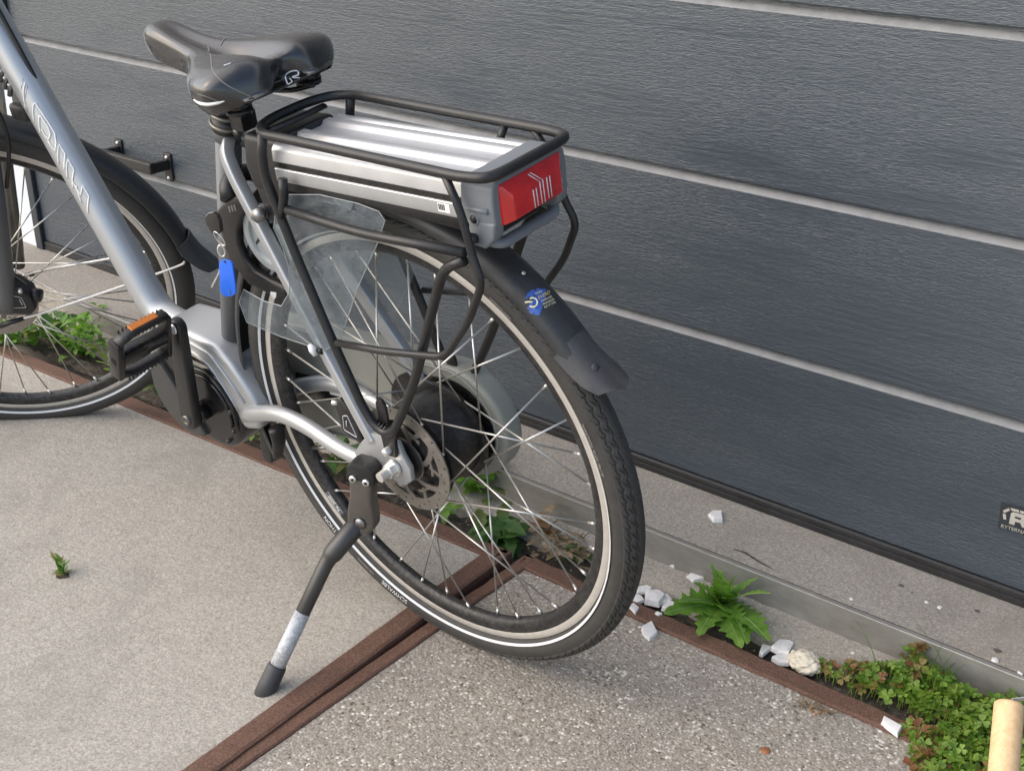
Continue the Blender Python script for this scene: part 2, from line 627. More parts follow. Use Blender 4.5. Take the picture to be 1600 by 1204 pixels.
def prism(poly, a, b, axis='y'):
    """extrude polygon ((x,z) pairs for axis y; (y,z) for axis x; (x,y) for axis z) from a to b"""
    n = len(poly)
    V = []
    for h in (a, b):
        for p, q in poly:
            V.append({'y': (p, h, q), 'x': (h, p, q), 'z': (p, q, h)}[axis])
    F = [tuple(range(n)), tuple(range(n, 2 * n))[::-1]]
    for i in range(n):
        j = (i + 1) % n
        F.append((i, n + i, n + j, j))
    return V, F


def fixn(o):
    bm_ = bmesh.new()
    bm_.from_mesh(o.data)
    bmesh.ops.recalc_face_normals(bm_, faces=bm_.faces)
    bm_.to_mesh(o.data)
    bm_.free()
    return o


def text_geo(s, size=1.0):
    cu = bpy.data.curves.new('lettering', 'FONT')
    cu.body = s
    cu.size = size
    cu.resolution_u = 2
    o = bpy.data.objects.new('lettering', cu)
    COL.objects.link(o)
    dg = bpy.context.evaluated_depsgraph_get()
    me = o.evaluated_get(dg).to_mesh()
    V = np.array([v.co[:] for v in me.vertices]).reshape(-1, 3)
    F = [tuple(f.vertices) for f in me.polygons]
    o.evaluated_get(dg).to_mesh_clear()
    bpy.data.objects.remove(o)
    bpy.data.curves.remove(cu)
    return V, F


# ================================================================== SETTING
ground = mk('ground', [(-60, -60, -.062), (60, -60, -.062), (60, 60, -.062), (-60, 60, -.062)], [(0, 1, 2, 3)], 'yard', None, False)
tag(ground, kind='structure')

ROT = math.radians(2.2)


def slabs():
    # left steel-edged slab, turned a little against the door
    sl_ = empty('slab', (-1.103, 1.412, 0), None)
    sl_.rotation_euler = (0, 0, ROT)
    tag(sl_, kind='structure')
    a = mk('concrete_face', *bev(*box(-2.0, -.0465, -2.0, -.0465, -.05, .006), w=.002), 'slab', sl_, False)
    # edge angles: flat flange, sloping lip
    prof = [(-.046, .0075), (-.044, .009), (-.014, .0088), (-.0095, .0065), (-.009, -.05), (-.046, -.05)]
    V, F = [], []

    def edge(name, path_n, horizontal):
        V, F = [], []
        n = len(prof)
        L = 2.0
        st = np.linspace(0, L, 90)
        for s in st:
            w1 = .0004 * math.sin(s * 37) + .0003 * math.sin(s * 91 + 1) + RNG.normal(0, .00035)
            for (p, q) in prof:
                d = w1 if q > 0 else 0
                if horizontal:   # along x, flange towards -y ; mitred at s=0
                    V.append((-s + (p if s == 0 else 0), p + d, q + d * .3))
                else:
                    V.append((p + d, -s + (p if s == 0 else 0), q + d * .3))
        for i in range(len(st) - 1):
            for k in range(n):
                F.append((i * n + k, i * n + (k + 1) % n, (i + 1) * n + (k + 1) % n, (i + 1) * n + k))
        F.append(tuple(range(n)))
        o = mk(name, V, F, 'rust', sl_, True, 22)
        fixn(o)
    edge('steel_edge', None, True)
    edge('steel_edge', None, False)

    sr = empty('slab', (-1.0985, 1.4255, 0), None)
    tag(sr, kind='structure')
    mk('concrete_face', *bev(*box(.0275, 2.6, -2.2, -.043, -.05, .0), w=.003), 'agg', sr, False)
    profr = [(-.044, .002), (-.040, .004), (-.010, .003), (-.004, -.002), (-.002, -.05), (-.044, -.05)]
    n = len(profr)

    def edge2(horizontal, width):
        V, F = [], []
        st = np.linspace(0, 2.2, 160)
        for s in st:
            jag = .004 * max(0, 1 - abs(s - .12) / .12) * math.sin(s * 90) + .0007 * math.sin(s * 53) + RNG.normal(0, .0006)
            low = -.004 * max(0, 1 - abs(s - .14) / .08)
            for (p, q) in profr:
                pp = p * width / .044
                d = jag if q > -.01 else 0
                if horizontal:
                    V.append((s - (pp if s == 0 else 0) , pp + d, q + (low if q > -.01 else 0)))
                else:
                    V.append((-pp - d * .35, -s + (pp if s == 0 else 0), q))
        for i in range(len(st) - 1):
            for k in range(n):
                F.append((i * n + k, i * n + (k + 1) % n, (i + 1) * n + (k + 1) % n, (i + 1) * n + k))
        F.append(tuple(range(n)))
        fixn(mk('steel_edge', V, F, 'rust', sr, True, 22))
    edge2(True, .044)
    edge2(False, .029)


slabs()


def uneven(name, x0, x1, y0, y1, z, mat, nx, ny, amp, kind='structure'):
    V, F = [], []
    for i in range(nx + 1):
        for j in range(ny + 1):
            V.append((x0 + (x1 - x0) * i / nx, y0 + (y1 - y0) * j / ny, z + RNG.normal(0, amp)))
    for i in range(nx):
        for j in range(ny):
            a = i * (ny + 1) + j
            F.append((a, a + ny + 1, a + ny + 2, a + 1))
    return tag(mk(name, V, F, mat, None, True), kind=kind)


uneven('soil', -3.6, 2.5, 1.40, 1.50, -.016, 'soil', 300, 8, .004)

# concrete strip in front of the sill, its broken front edge
V, F = [], []
st = np.linspace(-3.4, 2.5, 260)
for s in st:
    j = .006 * math.sin(s * 11) + .004 * math.sin(s * 37 + 2) + RNG.normal(0, .002)
    zz = .001 + .0012 * math.sin(s * 8) + RNG.normal(0, .0006)
    for y, z in ((1.472 + j, -.05), (1.474 + j, zz - .007), (1.481 + j, zz), (1.51, zz + .0005), (1.5425, zz + .001)):
        V.append((s, y, z))
for i in range(len(st) - 1):
    for k in range(4):
        F.append((i * 5 + k, i * 5 + k + 1, (i + 1) * 5 + k + 1, (i + 1) * 5 + k))
ks = fixn(mk('concrete_strip', V, F, 'kerb', None, True, 50))
tag(ks, kind='structure')

sill = mk('door_sill', *bev(*box(-3.4, 2.5, 1.5455, 1.80, -.05, .0525), w=.003), 'sill', None, False)
tag(sill, kind='structure')
# galvanised angle along the front of the sill: upright face and a thin lip on top
prof = [(1.5395, .0005), (1.5395, .0520), (1.5402, .0533), (1.5475, .0535), (1.5475, .0526), (1.5450, .0526), (1.5450, .0005)]
V, F = prism(prof, -2.60, 2.5, 'x')
fixn(mk('steel_edge', V, F, 'galv', sill, False))
mk('sill_crack', *prism([(gp(1146, 857, .053)[0], gp(1146, 857, .053)[1]), (gp(1165, 862, .053)[0], gp(1165, 862, .053)[1]),
                         (gp(1185, 875, .053)[0], gp(1185, 875, .053)[1]), (gp(1210, 890, .053)[0], gp(1210, 890, .053)[1]),
                         (gp(1184, 877, .053)[0], gp(1184, 877, .053)[1]), (gp(1164, 864, .053)[0], gp(1164, 864, .053)[1])], .0526, .0535, 'z'),
   'soil', sill, False)
mk('edge_joint', *box(-2.60, 2.5, 1.5478, 1.5502, .050, .0529), 'soil', sill, False)
# dark spots of old gum and dirt on the sill
for i, (x, y, r) in enumerate(((1408, 914, .0052), (1527, 954, .005), (1559, 1016, .006), (1425, 925, .002))):
    c = gp(x, y, .0526)
    P = [(c[0] + r * math.cos(a) * random.uniform(.7, 1.2), c[1] + r * .8 * math.sin(a) * random.uniform(.7, 1.2)) for a in np.linspace(0, 6.28, 12, endpoint=False)]
    mk('dirt_spot', *prism(P, .0526, .0530, 'z'), 'gum', sill, False)


# ------------------------------------------------------------------ garage door
def garage_door():
    root = empty('garage_door', (0, YD, .055))
    tag(root, 'dark grey sectional garage door with wood grain embossed panels', 'garage door')
    X0, X1 = -2.935, 2.4

    def ch(name, V, F, mat, par=root, smooth=False):
        V = [(v[0], v[1] - YD, v[2] - .055) for v in V]
        return fixn(mk(name, V, F, mat, par, smooth))
    seams = [.0755, .346, .6105, .8845, 1.155, 1.425, 1.695, 1.965, 2.235]
    for a, b in zip(seams[:-1], seams[1:]):
        prof = [(YD + .010, a + .001), (YD + .0015, a + .001), (YD, a + .003), (YD, b - .0152), (YD + .0008, b - .0143), (YD + .0135, b - .0060), (YD + .0140, b - .001),
                (YD + .04, b - .001), (YD + .04, a + .001)]
        V, F = prism(prof, X0, X1, 'x')
        o = ch('panel', V, F, 'door')
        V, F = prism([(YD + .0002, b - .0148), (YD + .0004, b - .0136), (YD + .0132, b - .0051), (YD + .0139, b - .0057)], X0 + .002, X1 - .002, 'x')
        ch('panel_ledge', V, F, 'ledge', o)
    # rubber seal with two ribs
    prof = [(YD - .001, .053), (YD - .006, .0535), (YD - .0065, .0625), (YD - .0035, .064), (YD - .0035, .0665), (YD - .006, .068), (YD - .006, .0735), (YD - .002, .0758), (YD + .02, .0758), (YD + .02, .053)]
    V, F = prism(prof, X0, X1, 'x')
    ch('bottom_seal', V, F, 'seal')
    # grab handle: two plates and a bar standing off the door
    pl = []
    for x, z0, z1 in ((-2.545, .362, .412), (-2.362, .345, .410)):
        V, F = bev(*box(x - .013, x + .013, YD - .005, YD, z0, z1), w=.004)
        pl.append((V, F))
        V, F = bev(*box(x - .007, x + .007, YD - .050, YD - .004, .372, .396), w=.003)
        pl.append((V, F))
    pl.append(bev(*box(-2.556, -2.352, YD - .060, YD - .044, .372, .398), w=.004))
    V, F = join(*pl)
    h = ch('handle', V, F, 'plastic')
    for x, z in ((-2.362, .400), (-2.362, .352), (-2.545, .403)):
        V, F = lathe([(0, -.0085), (.0035, -.0085), (.0045, -.006), (.0045, -.004)], 12, 'y', (x, YD, z))
        ch('screw', V, F, 'chrome', h, True)
    # maker's sticker, a little crooked
    sx, sz, ang = -.431, .191, math.radians(3)
    st_ = empty('sticker_frame')
    bpy.data.objects.remove(st_)

    def S(u, v, off):
        c, s = math.cos(ang), math.sin(ang)
        return (sx + u * c - v * s, YD - off, sz + u * s + v * c)
    q = [(-.003, -.022), (.115, -.022), (.115, .022), (-.003, .022)]
    V = [S(u, v, .0012) for u, v in q] + [S(u, v, -.001) for u, v in q]
    o = ch('sticker', V, [(0, 1, 2, 3), (7, 6, 5, 4), (0, 4, 5, 1), (1, 5, 6, 2), (2, 6, 7, 3), (3, 7, 4, 0)], 'jamb')
    o['label'] = 'dark maker sticker with pale block letter R'
    pieces = [[(.012, -.010), (.020, -.010), (.0205, -.004), (.028, -.004), (.031, -.010), (.040, -.010), (.040, .011), (.016, .011), (.013, .008)],
              [(.013, .0125), (.024, .0125), (.024, .0165), (.011, .0165)], [(.0255, .0125), (.040, .0125), (.040, .0165), (.0255, .0165)],
              [(.003, .005), (.011, .0115), (.009, .0155), (.001, .0085)], [(.003, -.005), (.0075, -.005), (.006, .004), (.0015, .004)],
              [(.044, -.010), (.052, -.010), (.052, .0165), (.044, .0165)], [(.055, -.010), (.075, -.010), (.075, -.005), (.055, -.005)],
              [(.055, .002), (.075, .002), (.075, .007), (.055, .007)], [(.055, .0115), (.075, .0115), (.075, .0165), (.055, .0165)]]
    V, F = [], []
    for P in pieces:
        n = len(V)
        V += [S(u, v, .0018) for u, v in P]
        F.append(tuple(range(n, n + len(P))))
    V.extend([S(u, v, .0024) for u, v in ((.0195, .002), (.028, .0015), (.028, .0045), (.0195, .005))])
    tv, tf = text_geo('RYTERNA', .0085)
    n = len(V)
    V += [S(.001 + t[0], -.020 + t[1], .0018) for t in tv]
    F += [tuple(i + n for i in f) for f in tf]
    k = n - 4
    lg = ch('logo', V, F, 'track', o)
    ch('logo_counter', V[k:k + 4], [(0, 1, 2, 3)], 'jamb', o)
    return root


garage_door()
jb = tag(mk('door_jamb', *bev(*box(-2.966, -2.937, YD - .012, YD + .12, .0526, 2.35), w=.003), 'jamb', None, False), 'dark vertical frame post at the left end of the garage door', 'door frame')
jb2 = tag(mk('door_jamb', *bev(*box(2.402, 2.47, YD - .012, YD + .12, .0526, 2.35), w=.003), 'jamb', None, False), 'dark vertical frame post at the right end of the garage door', 'door frame')
wl = tag(mk('side_wall', *box(-9, -2.969, YD - .004, YD + .2, -.06, 3.4), 'whitewall', None, False), 'pale rendered wall left of the garage door', 'wall')
wl2 = tag(mk('lintel_wall', *box(-2.967, 9, YD + .02, YD + .25, 2.24, 3.4), 'whitewall', None, False), 'pale rendered wall above the garage door', 'wall')
wl3 = tag(mk('side_wall', *box(2.473, 9, YD - .02, YD + .2, -.06, 2.238), 'whitewall', None, False), 'pale rendered wall right of the garage door', 'wall')

# ================================================================== BICYCLE
ZO = .353
bike = empty('bicycle')
base = BC + np.array([0, 0, -ZO]) @ BM
bike.matrix_world = Matrix(((BM[0][0], BM[1][0], BM[2][0], base[0]), (BM[0][1], BM[1][1], BM[2][1], base[1]), (BM[0][2], BM[1][2], BM[2][2], base[2]), (0, 0, 0, 1)))
tag(bike, 'silver electric bicycle with rack battery leaning on its kickstand by the door', 'bicycle')


def B(name, geo, mat, parent=None, smooth=True, autos=None, fix=False):
    V, F = geo
    V = [(v[0], v[1], v[2] + ZO) for v in V]
    o = mk(name, V, F, mat, parent if parent is not None else bike, smooth, autos)
    if fix:
        fixn(o)
    return o


def mirror(pts):
    return [(p[0], -p[1], p[2]) for p in pts]


# ---- down tube and frame
DT0, DT1 = np.array([.604, 0, .036]), np.array([.90, 0, .594])
dax = (DT1 - DT0) / np.linalg.norm(DT1 - DT0)
dt_path = rounded([(.44, 0, .012), (.565, 0, .020), DT0 + dax * .0, DT1], .05, 8)
down = B('down_tube', tube([(.40, 0, .022), (.47, 0, .026), (.54, 0, .029), (.578, 0, .032), (.598, 0, .040), (.611, 0, .054)] + [tuple(DT0 + dax * t) for t in np.linspace(.045, .63, 12)],
                           [.021, .0225, .0238, .0250, .0258, .0262] + [.0262] * 12, 32), 'silver')
head = B('head_tube', tube([(.875, 0, .50), (.825, 0, .64)], .027, 24), 'silver')
seat_t = B('seat_tube', tube([(.432, 0, -.035), (.296, 0, .409)], .0178, 28), 'silver_dark')
lug = B('seat_lug', tube([(.3010, 0, .392), (.2945, 0, .413)], .0205, 24), 'silver_dark')
# motor bracket, with ridge lines
poly = [(.545, .052), (.46, .060), (.405, .054), (.372, .034), (.338, -.008), (.322, -.040), (.335, -.078), (.372, -.090), (.398, -.062), (.416, -.018), (.445, .012), (.50, .018), (.548, .014)]
brk = B('motor_bracket', bev(*prism(poly, -.043, .043), w=.011, seg=4), 'silver', None, True, 35, True)
ridge = [(.53, .0435, .047), (.455, .0435, .044), (.412, .0435, .036), (.382, .0435, .006), (.352, .0435, -.032)]
B('ridge', tube(rounded(ridge, .012), .003, 8, flat=.6), 'silver', brk)
ridge2 = [(.53, .0435, .028), (.452, .0435, .026), (.420, .0435, .012), (.392, .0435, -.026), (.372, .0435, -.06)]
B('ridge', tube(rounded(ridge2, .012), .0025, 8, flat=.6), 'silver', brk)
# stays
for s in (1, -1):
    ss = [(.290, .010 * s, .390), (.279, .025 * s, .381), (.262, .0305 * s, .354), (.150, .0475 * s, .188), (.040, .0615 * s, .026)]
    B('seat_stay', sqtube(rounded(ss, .012, 4), .0085, .0105), 'silver', None, True, 50)
    cs = [(.362, .039 * s, -.058), (.335, .043 * s, -.045), (.262, .050 * s, -.014), (.200, .052 * s, -.012), (.120, .056 * s, -.026), (.060, .061 * s, -.020)]
    B('chain_stay', tube(rounded(cs, .03, 6), [.0125, .0120, .0115, .0112, .0108, .0102], 20, flat=1.12), 'silver')
    poly = [(.082, -.008), (.062, .018), (.040, .040), (.014, .046), (-.012, .042), (-.018, .024), (-.028, .006), (-.028, -.014), (-.012, -.028), (.010, -.026), (.03, -.034), (.075, -.034)]
    d_ = B('dropout', bev(*prism(poly, .0575 * s, .0665 * s), w=.0022, seg=2), 'silver', None, True, 40, True)
    B('bolt', lathe([(0, .0105 * s), (.004, .0105 * s), (.0055, .008 * s), (.0055, 0)], 16, 'y', (-.002, .0735 * s, .033)), 'chrome', d_)
B('stay_bridge', tube([(.238, -.034, .298), (.238, .034, .298)], .007, 12), 'silver')
# brake bridge bolt seen between the stays and the guard
B('bridge_bolt', join(tube([(.22, .02, .312), (.205, .046, .318)], .009, 14), tube([(.205, .046, .318), (.201, .053, .320)], .0105, 6)), 'steel_dark')

# decal strokes on the down tube
strokes = [[(.7741, .0170, .4052), (.7759, .0239, .3928), (.7784, .0285, .3659)],
           [(.7648, .0283, .3465), (.7631, .0258, .3617), (.7614, .0209, .3739), (.7591, .0184, .3745), (.7507, .0172, .3608), (.7414, .0161, .3449), (.7327, .0157, .3291), (.7293, .0201, .3152), (.7314, .0258, .3020), (.7429, .0269, .3176)],
           [(.7560, .0283, .3296), (.7547, .0264, .3429), (.7535, .0223, .3553), (.7518, .0207, .3561), (.7412, .0197, .3383), (.7376, .0213, .3280), (.7401, .0254, .3199), (.7467, .0267, .3261), (.7515, .0266, .3355)],
           [(.7291, .0281, .2823), (.7271, .0245, .2988), (.7260, .0180, .3128), (.7170, .0169, .2978), (.7192, .0269, .2732)],
           [(.7158, .0278, .2601), (.7145, .0231, .2797), (.7132, .0176, .2895), (.7044, .0173, .2735), (.7065, .0255, .2564), (.6945, .0254, .2339), (.6917, .0176, .2491), (.6829, .0172, .2330), (.6856, .0274, .2067)],
           [(.7067, .0260, .2542), (.7085, .0279, .2451)], [(.7013, .0246, .2500), (.6952, .0277, .2216)]]


def onto_dt(p, r=.0264):
    p = np.array(p)
    t = (p - DT0) @ dax
    c = DT0 + dax * t
    v = p - c
    return c + v / np.linalg.norm(v) * r


geo = []
for s in strokes:
    path = []
    for a, b in zip(s[:-1], s[1:]):
        for t in np.linspace(0, 1, 5, endpoint=False):
            path.append(onto_dt(np.array(a) * (1 - t) + np.array(b) * t))
    path.append(onto_dt(s[-1]))
    geo.append(tube(path, .0014, 5))
B('decal', join(*geo), 'white', down)
geo = []
for off in (-.006, .007):
    p = [onto_dt(np.array(q) + dax * off + np.array([0, -.001, 0])) for q in strokes[0]]
    geo.append(tube(p, .0005, 5))
B('decal', join(*geo), 'steel_dark', down)
# cable on top of the down tube with clip, cable grommet
cab = [tuple(DT0 + dax * t + np.array([-.0247, 0, .0131]) * 1.02) for t in (.645, .56, .50, .45, .40)]
cab2 = [tuple(np.array(c) + np.array([-.010, .004, .006]) * k) for c, k in zip(cab, (1.4, 1.1, .7, .2, -.6))]
B('brake_cable', tube(spline(cab2, 6), .0036, 10), 'plastic')
geo = []
for k in range(4):
    c = DT0 + dax * (.452 - .012 * k) + np.array([.022 - .001 * k, .021, -.012])
    geo.append(tube([c - dax * .010 + np.array([.010, .002, -.004]), c, c + dax * .004 + np.array([-.012, .004, .004])], .0042, 8))
B('cable_grommet', join(*geo), 'steel_dark')
hose = spline([(.86, .055, .42), (.835, .045, .36), (.845, .04, .30), (.88, .05, .22)], 8)
B('brake_cable', tube(hose, .0035, 8), 'plastic')
B('cable_block', bev(*box(.80, .845, -.012, .022, .335, .362), w=.008, seg=3), 'plastic', None, True, 40)

# ---- suspension seat post, bellows and clamp
sax = np.array([-.298, 0, .955])
p0 = np.array([.2955, 0, .411])
prof = []
for i in range(25):
    prof.append((.0165 + .0022 * math.cos(i * math.pi), i * .0025))
V, F = [], []
pts = [p0 + sax * h for r, h in prof]
B('seat_post', tube(pts, [r for r, h in prof], 24), 'plastic')
cl = B('seat_clamp', tube([p0 - sax * .006, p0 + sax * .012], .0215, 24), 'plastic')
for k, zz in enumerate((.004, .020)):
    c = p0 + sax * zz
    u = np.array([.955, 0, .298])
    pth = [c + .0225 * (math.cos(a) * u + math.sin(a) * np.array([0, 1, 0])) for a in np.linspace(-.6, 3.0, 22)]
    B('clamp_ring', tube(pth, .0028, 8), 'gun', cl)
    B('clamp_bolt', tube([pth[-1] + np.array([-.004, -.002, 0]), pth[-1] + np.array([-.004, .008, -.001])], .0055, 12), 'gun', cl)
B('clamp_lug', bev(*box(.245, .272, -.013, .014, .412, .440), w=.004), 'plastic', cl, True, 40)

# ---- saddle
def cspl(xs, ys, q):
    xs, ys = np.array(xs, float), np.array(ys, float)
    n = len(xs)
    h = np.diff(xs)
    A = np.zeros((n, n))
    r = np.zeros(n)
    A[0, 0] = A[-1, -1] = 1
    for i in range(1, n - 1):
        A[i, i - 1], A[i, i], A[i, i + 1] = h[i - 1], 2 * (h[i - 1] + h[i]), h[i]
        r[i] = 3 * ((ys[i + 1] - ys[i]) / h[i] - (ys[i] - ys[i - 1]) / h[i - 1])
    c = np.linalg.solve(A, r)
    k = np.clip(np.searchsorted(xs, q) - 1, 0, n - 2)
    d = q - xs[k]
    b = (ys[k + 1] - ys[k]) / h[k] - h[k] * (2 * c[k] + c[k + 1]) / 3
    return ys[k] + b * d + c[k] * d * d + (c[k + 1] - c[k]) / (3 * h[k]) * d ** 3


def saddle():
    S_ = [0, .02, .06, .12, .2, .3, .4, .5, .6, .7, .8, .88, .94, .98, 1]
    xs = [.420, .4175, .410, .395, .373, .348, .316, .286, .254, .222, .190, .164, .146, .136, .132]
    hw = [.004, .0125, .0200, .0245, .0262, .0270, .0310, .044, .074, .096, .1045, .103, .094, .082, .072]
    zt = [.517, .527, .536, .540, .5385, .534, .5285, .525, .5255, .529, .533, .532, .523, .507, .492]
    zb = [.511, .506, .501, .496, .491, .487, .484, .480, .475, .471, .471, .476, .482, .486, .488]
    gd = [0, 0, 0, .002, .007, .011, .012, .013, .021, .025, .022, .014, .004, 0, 0]
    q = np.concatenate([np.linspace(0, .06, 6, endpoint=False), np.linspace(.06, .9, 44, endpoint=False), np.linspace(.9, 1, 12)])
    X, W, T, Bz, G = (cspl(S_, a, q) for a in (xs, hw, zt, zb, gd))
    nt_, nb_ = 28, 8
    V, F = [], []
    ring = None
    for s, x, w, zt_, zb_, g in zip(q, X, W, T, Bz, G):
        half = []
        hgt = zt_ - zb_
        ze = zb_ + hgt * .42
        for t in np.linspace(0, 1, nt_):
            a = t * math.pi / 2
            y = w * math.sin(a) ** 0.92
            z = ze + (zt_ - ze) * math.cos(a) ** .62
            half.append((y, z))
        for t in np.linspace(0, 1, nb_ + 1)[1:]:
            y = w * (1 - .14 * t ** 1.6)
            z = ze + (zb_ - ze) * t
            half.append((y, z))
        half.append((w * .78, zb_ + .003))
        half.append((w * .3, zb_ + .010))
        prof_ = half + [(-y, z) for y, z in half[::-1][:-1]]
        ring = len(prof_)
        e = max(0, (s - .80) / .20)
        for y, z in prof_:
            z2 = z - g * math.exp(-(y / (.013 + .010 * s)) ** 2) * (1 if z > ze else 0)
            # flare the wing lobes a little
            xo = x + .030 * e * e * math.exp(-(y / .026) ** 2) + .030 * e * (abs(y) / .1) ** 2
            V.append((xo, y, z2))
    n = len(q)
    for i in range(n - 1):
        for k in range(ring):
            F.append((i * ring + k, i * ring + (k + 1) % ring, (i + 1) * ring + (k + 1) % ring, (i + 1) * ring + k))
    F.append(tuple(range(ring)))
    F.append(tuple((n - 1) * ring + k for k in range(ring))[::-1])
    o = B('saddle', (V, F), 'saddle', None, True, 75, True)
    return o, V, F


sad, SV, SF = saddle()
SBVH = BVHTree.FromPolygons([Vector(map(float, v)) for v in SV], SF)
CB = BM @ (CAMP - BC)


def hit(bvh, px, py, off=.0004):
    d = BM @ ray(px, py)
    h = bvh.ray_cast(Vector(CB), Vector(d))
    if h[0] is None:
        return None
    n = h[1]
    if n.dot(Vector(d)) > 0:
        n = -n
    return np.array(h[0] + n * off)


def surf_line(bvh, px, n=6, off=.0002):
    segs = [[]]
    for q in spline([(x, y, 0) for x, y in px], n):
        p = hit(bvh, q[0], q[1], off)
        if p is None:
            continue
        if segs[-1] and np.linalg.norm(p - segs[-1][-1]) > .02:
            segs.append([])
        segs[-1].append(p)
    return [g for g in segs if len(g) > 2]


def add_line(name, px, r, mat, par, bvh=SBVH, taper=None, n=6):
    for p in surf_line(bvh, px, n):
        B(name, tube(p, taper if taper else r, 6), mat, par)


add_line('seam', [(325, 73), (330, 90), (332, 108), (341, 122), (356, 134), (378, 145), (402, 155), (420, 160)], .0008, 'seam', sad)
add_line('seam', [(345, 71), (350, 63), (360, 57), (374, 53)], .0008, 'seam', sad)
add_line('seam', [(309, 147), (325, 152), (345, 160)], .0004, 'seam', sad)
add_line('reflector', [(303, 156), (312, 161), (325, 163), (340, 161), (351, 158)], .002, 'white', sad, taper=[.0008, .0022, .0024, .002, .0006])
add_line('logo', [(449, 131), (446, 120), (452, 113), (464, 111), (466, 117), (457, 121), (468, 122)], .001, 'stripe', sad)
add_line('logo', [(450, 132), (456, 128), (452, 122)], .0009, 'stripe', sad)
add_line('scratch', [(353, 102), (360, 99), (372, 96), (384, 94)], .0005, 'greyprint', sad)
add_line('scratch', [(350, 103), (356, 101), (361, 99)], .0009, 'stripe', sad)
# underside: base shell and two elastomer blocks, rails
for s in (1, -1):
    c = np.array([.182, .058 * s, .470])
    geo = []
    for k in range(2):
        geo.append(tube([c + np.array([0, 0, -.004 + .008 * k]), c + np.array([0, 0, .002 + .008 * k])], [.017, .020, .017], 20))
    el = B('elastomer', join(*geo), 'gloss_black', sad)
    B('rail', tube(spline([(.165, .052 * s, .468), (.20, .032 * s, .462), (.27, .020 * s, .462), (.32, .013 * s, .472), (.35, .010 * s, .492)], 6), .0035, 10), 'gloss_black', sad)
B('post_head', bev(*box(.255, .305, -.024, .024, .440, .470), w=.008, seg=3), 'plastic', sad, True, 40)

# ---- rack
RK = .0061


def rack_side(s, root):
    m = (lambda P: P) if s > 0 else mirror
    leg = m([(.124, .0745, .4545), (.139, .075, .405), (.105, .077, .297), (.064, .079, .186), (.031, .0775, .094), (.016, .0772, .071), (-.003, .0770, .062), (-.023, .0770, .073), (-.045, .0765, .109), (-.081, .076, .174), (-.134, .076, .296), (-.158, .077, .345), (-.195, .081, .365)])
    B('leg', tube(rounded(leg, .028, 7), .0062, 14), 'black', root)
    hoop = m([(-.176, .0745, .4625), (-.199, .0795, .423), (-.209, .0815, .375), (-.223, .085, .347), (-.197, .088, .293), (-.150, .088, .231), (-.041, .086, .2045), (.052, .0815, .186)])
    B('pannier_rail', tube(rounded(hoop, .018, 7), .0048, 12), 'black', root)
    strut = m([(.103, .077, .360), (-.02, .077, .357), (-.195, .0785, .374)])
    B('strut', tube(rounded(strut, .05, 5), .0058, 12), 'black', root)
    hook = m([(.120, .076, .345), (.105, .077, .375), (.103, .074, .400)])
    B('bracket', tube(rounded(hook, .01, 5), .006, 10), 'black', root)


loop = [(.148, .058, .4535), (.126, .0745, .4545), (-.200, .0745, .4625), (-.2315, .0680, .4642), (-.236, .045, .4645), (-.236, -.045, .4635), (-.2315, -.0690, .462), (-.20, -.0755, .461), (.12, -.0755, .454), (.146, -.062, .4535), (.158, -.03, .4535), (.158, .03, .4535)]
rack = B('luggage_rack', tube(rounded(loop, .03, 7, True), RK, 14, True), 'black')
rack_side(1, rack)
rack_side(-1, rack)
for s in (1, -1):
    if s > 0:
        continue
    B('tab', tube([(-.135, -.0755 if s < 0 else .0755, .457), (-.135, -.062 * (1 if s < 0 else -1), .440)], .005, 10), 'black', rack)
# under-deck carrier beam and rear bridge of the rack
B('carrier_beam', bev(*prism([(-.045, .378), (.045, .378), (.050, .392), (-.050, .392)], .13, -.17, 'x'), w=.003), 'plastic', rack, True, 40, True)
B('bridge', tube(rounded([(-.205, .080, .395), (-.196, .05, .378), (-.196, -.05, .378), (-.205, -.080, .395)], .02, 6), .0058, 12), 'black', rack)
for s in (1, -1):
    P = [(x, .079 * s + y * .5, z) for x, y, z in ((.010, 0, .060), (.012, .004, .078), (.014, .006, .098))]
    V, F = bev(*prism([(.012, .066), (-.006, .066), (-.006, .100), (-.001, .110), (.006, .111), (.012, .102)], .066 * s, .071 * s), w=.0022)
    rl = B('hook_plate', (V, F), 'plastic', rack, True, 40, True)
    B('mounting_tongue', bev(*prism([(.016, .070), (-.024, .070), (-.016, .050), (-.012, .022), (.008, .022), (.010, .050)], .0672 * s, .0735 * s), w=.002), 'plastic', rack, True, 40, True)
    for q_ in range(5):
        B('rubber_rib', tube([(.012 - q_ * .006, .070 * s, .074), (.012 - q_ * .006, .080 * s, .070)], .0022, 6), 'plastic', rack)
    V, F = bev(*prism([(.017, .088), (.001, .086), (.000, .098), (.010, .103), (.017, .098)], .0815 * s, .0832 * s), w=.001)

# ---- battery
tilt = .056


def bz(x):
    return (.135 - x) * tilt


def extr(poly, x0, x1, n=2):
    """extrude (y,z) profile along x following the battery tilt"""
    V, F = [], []
    m = len(poly)
    for x in (x0, x1):
        for y, z in poly:
            V.append((x, y, z + bz(x)))
    F = [tuple(range(m)), tuple(range(m, 2 * m))[::-1]]
    for i in range(m):
        j = (i + 1) % m
        F.append((i, m + i, m + j, j))
    return V, F


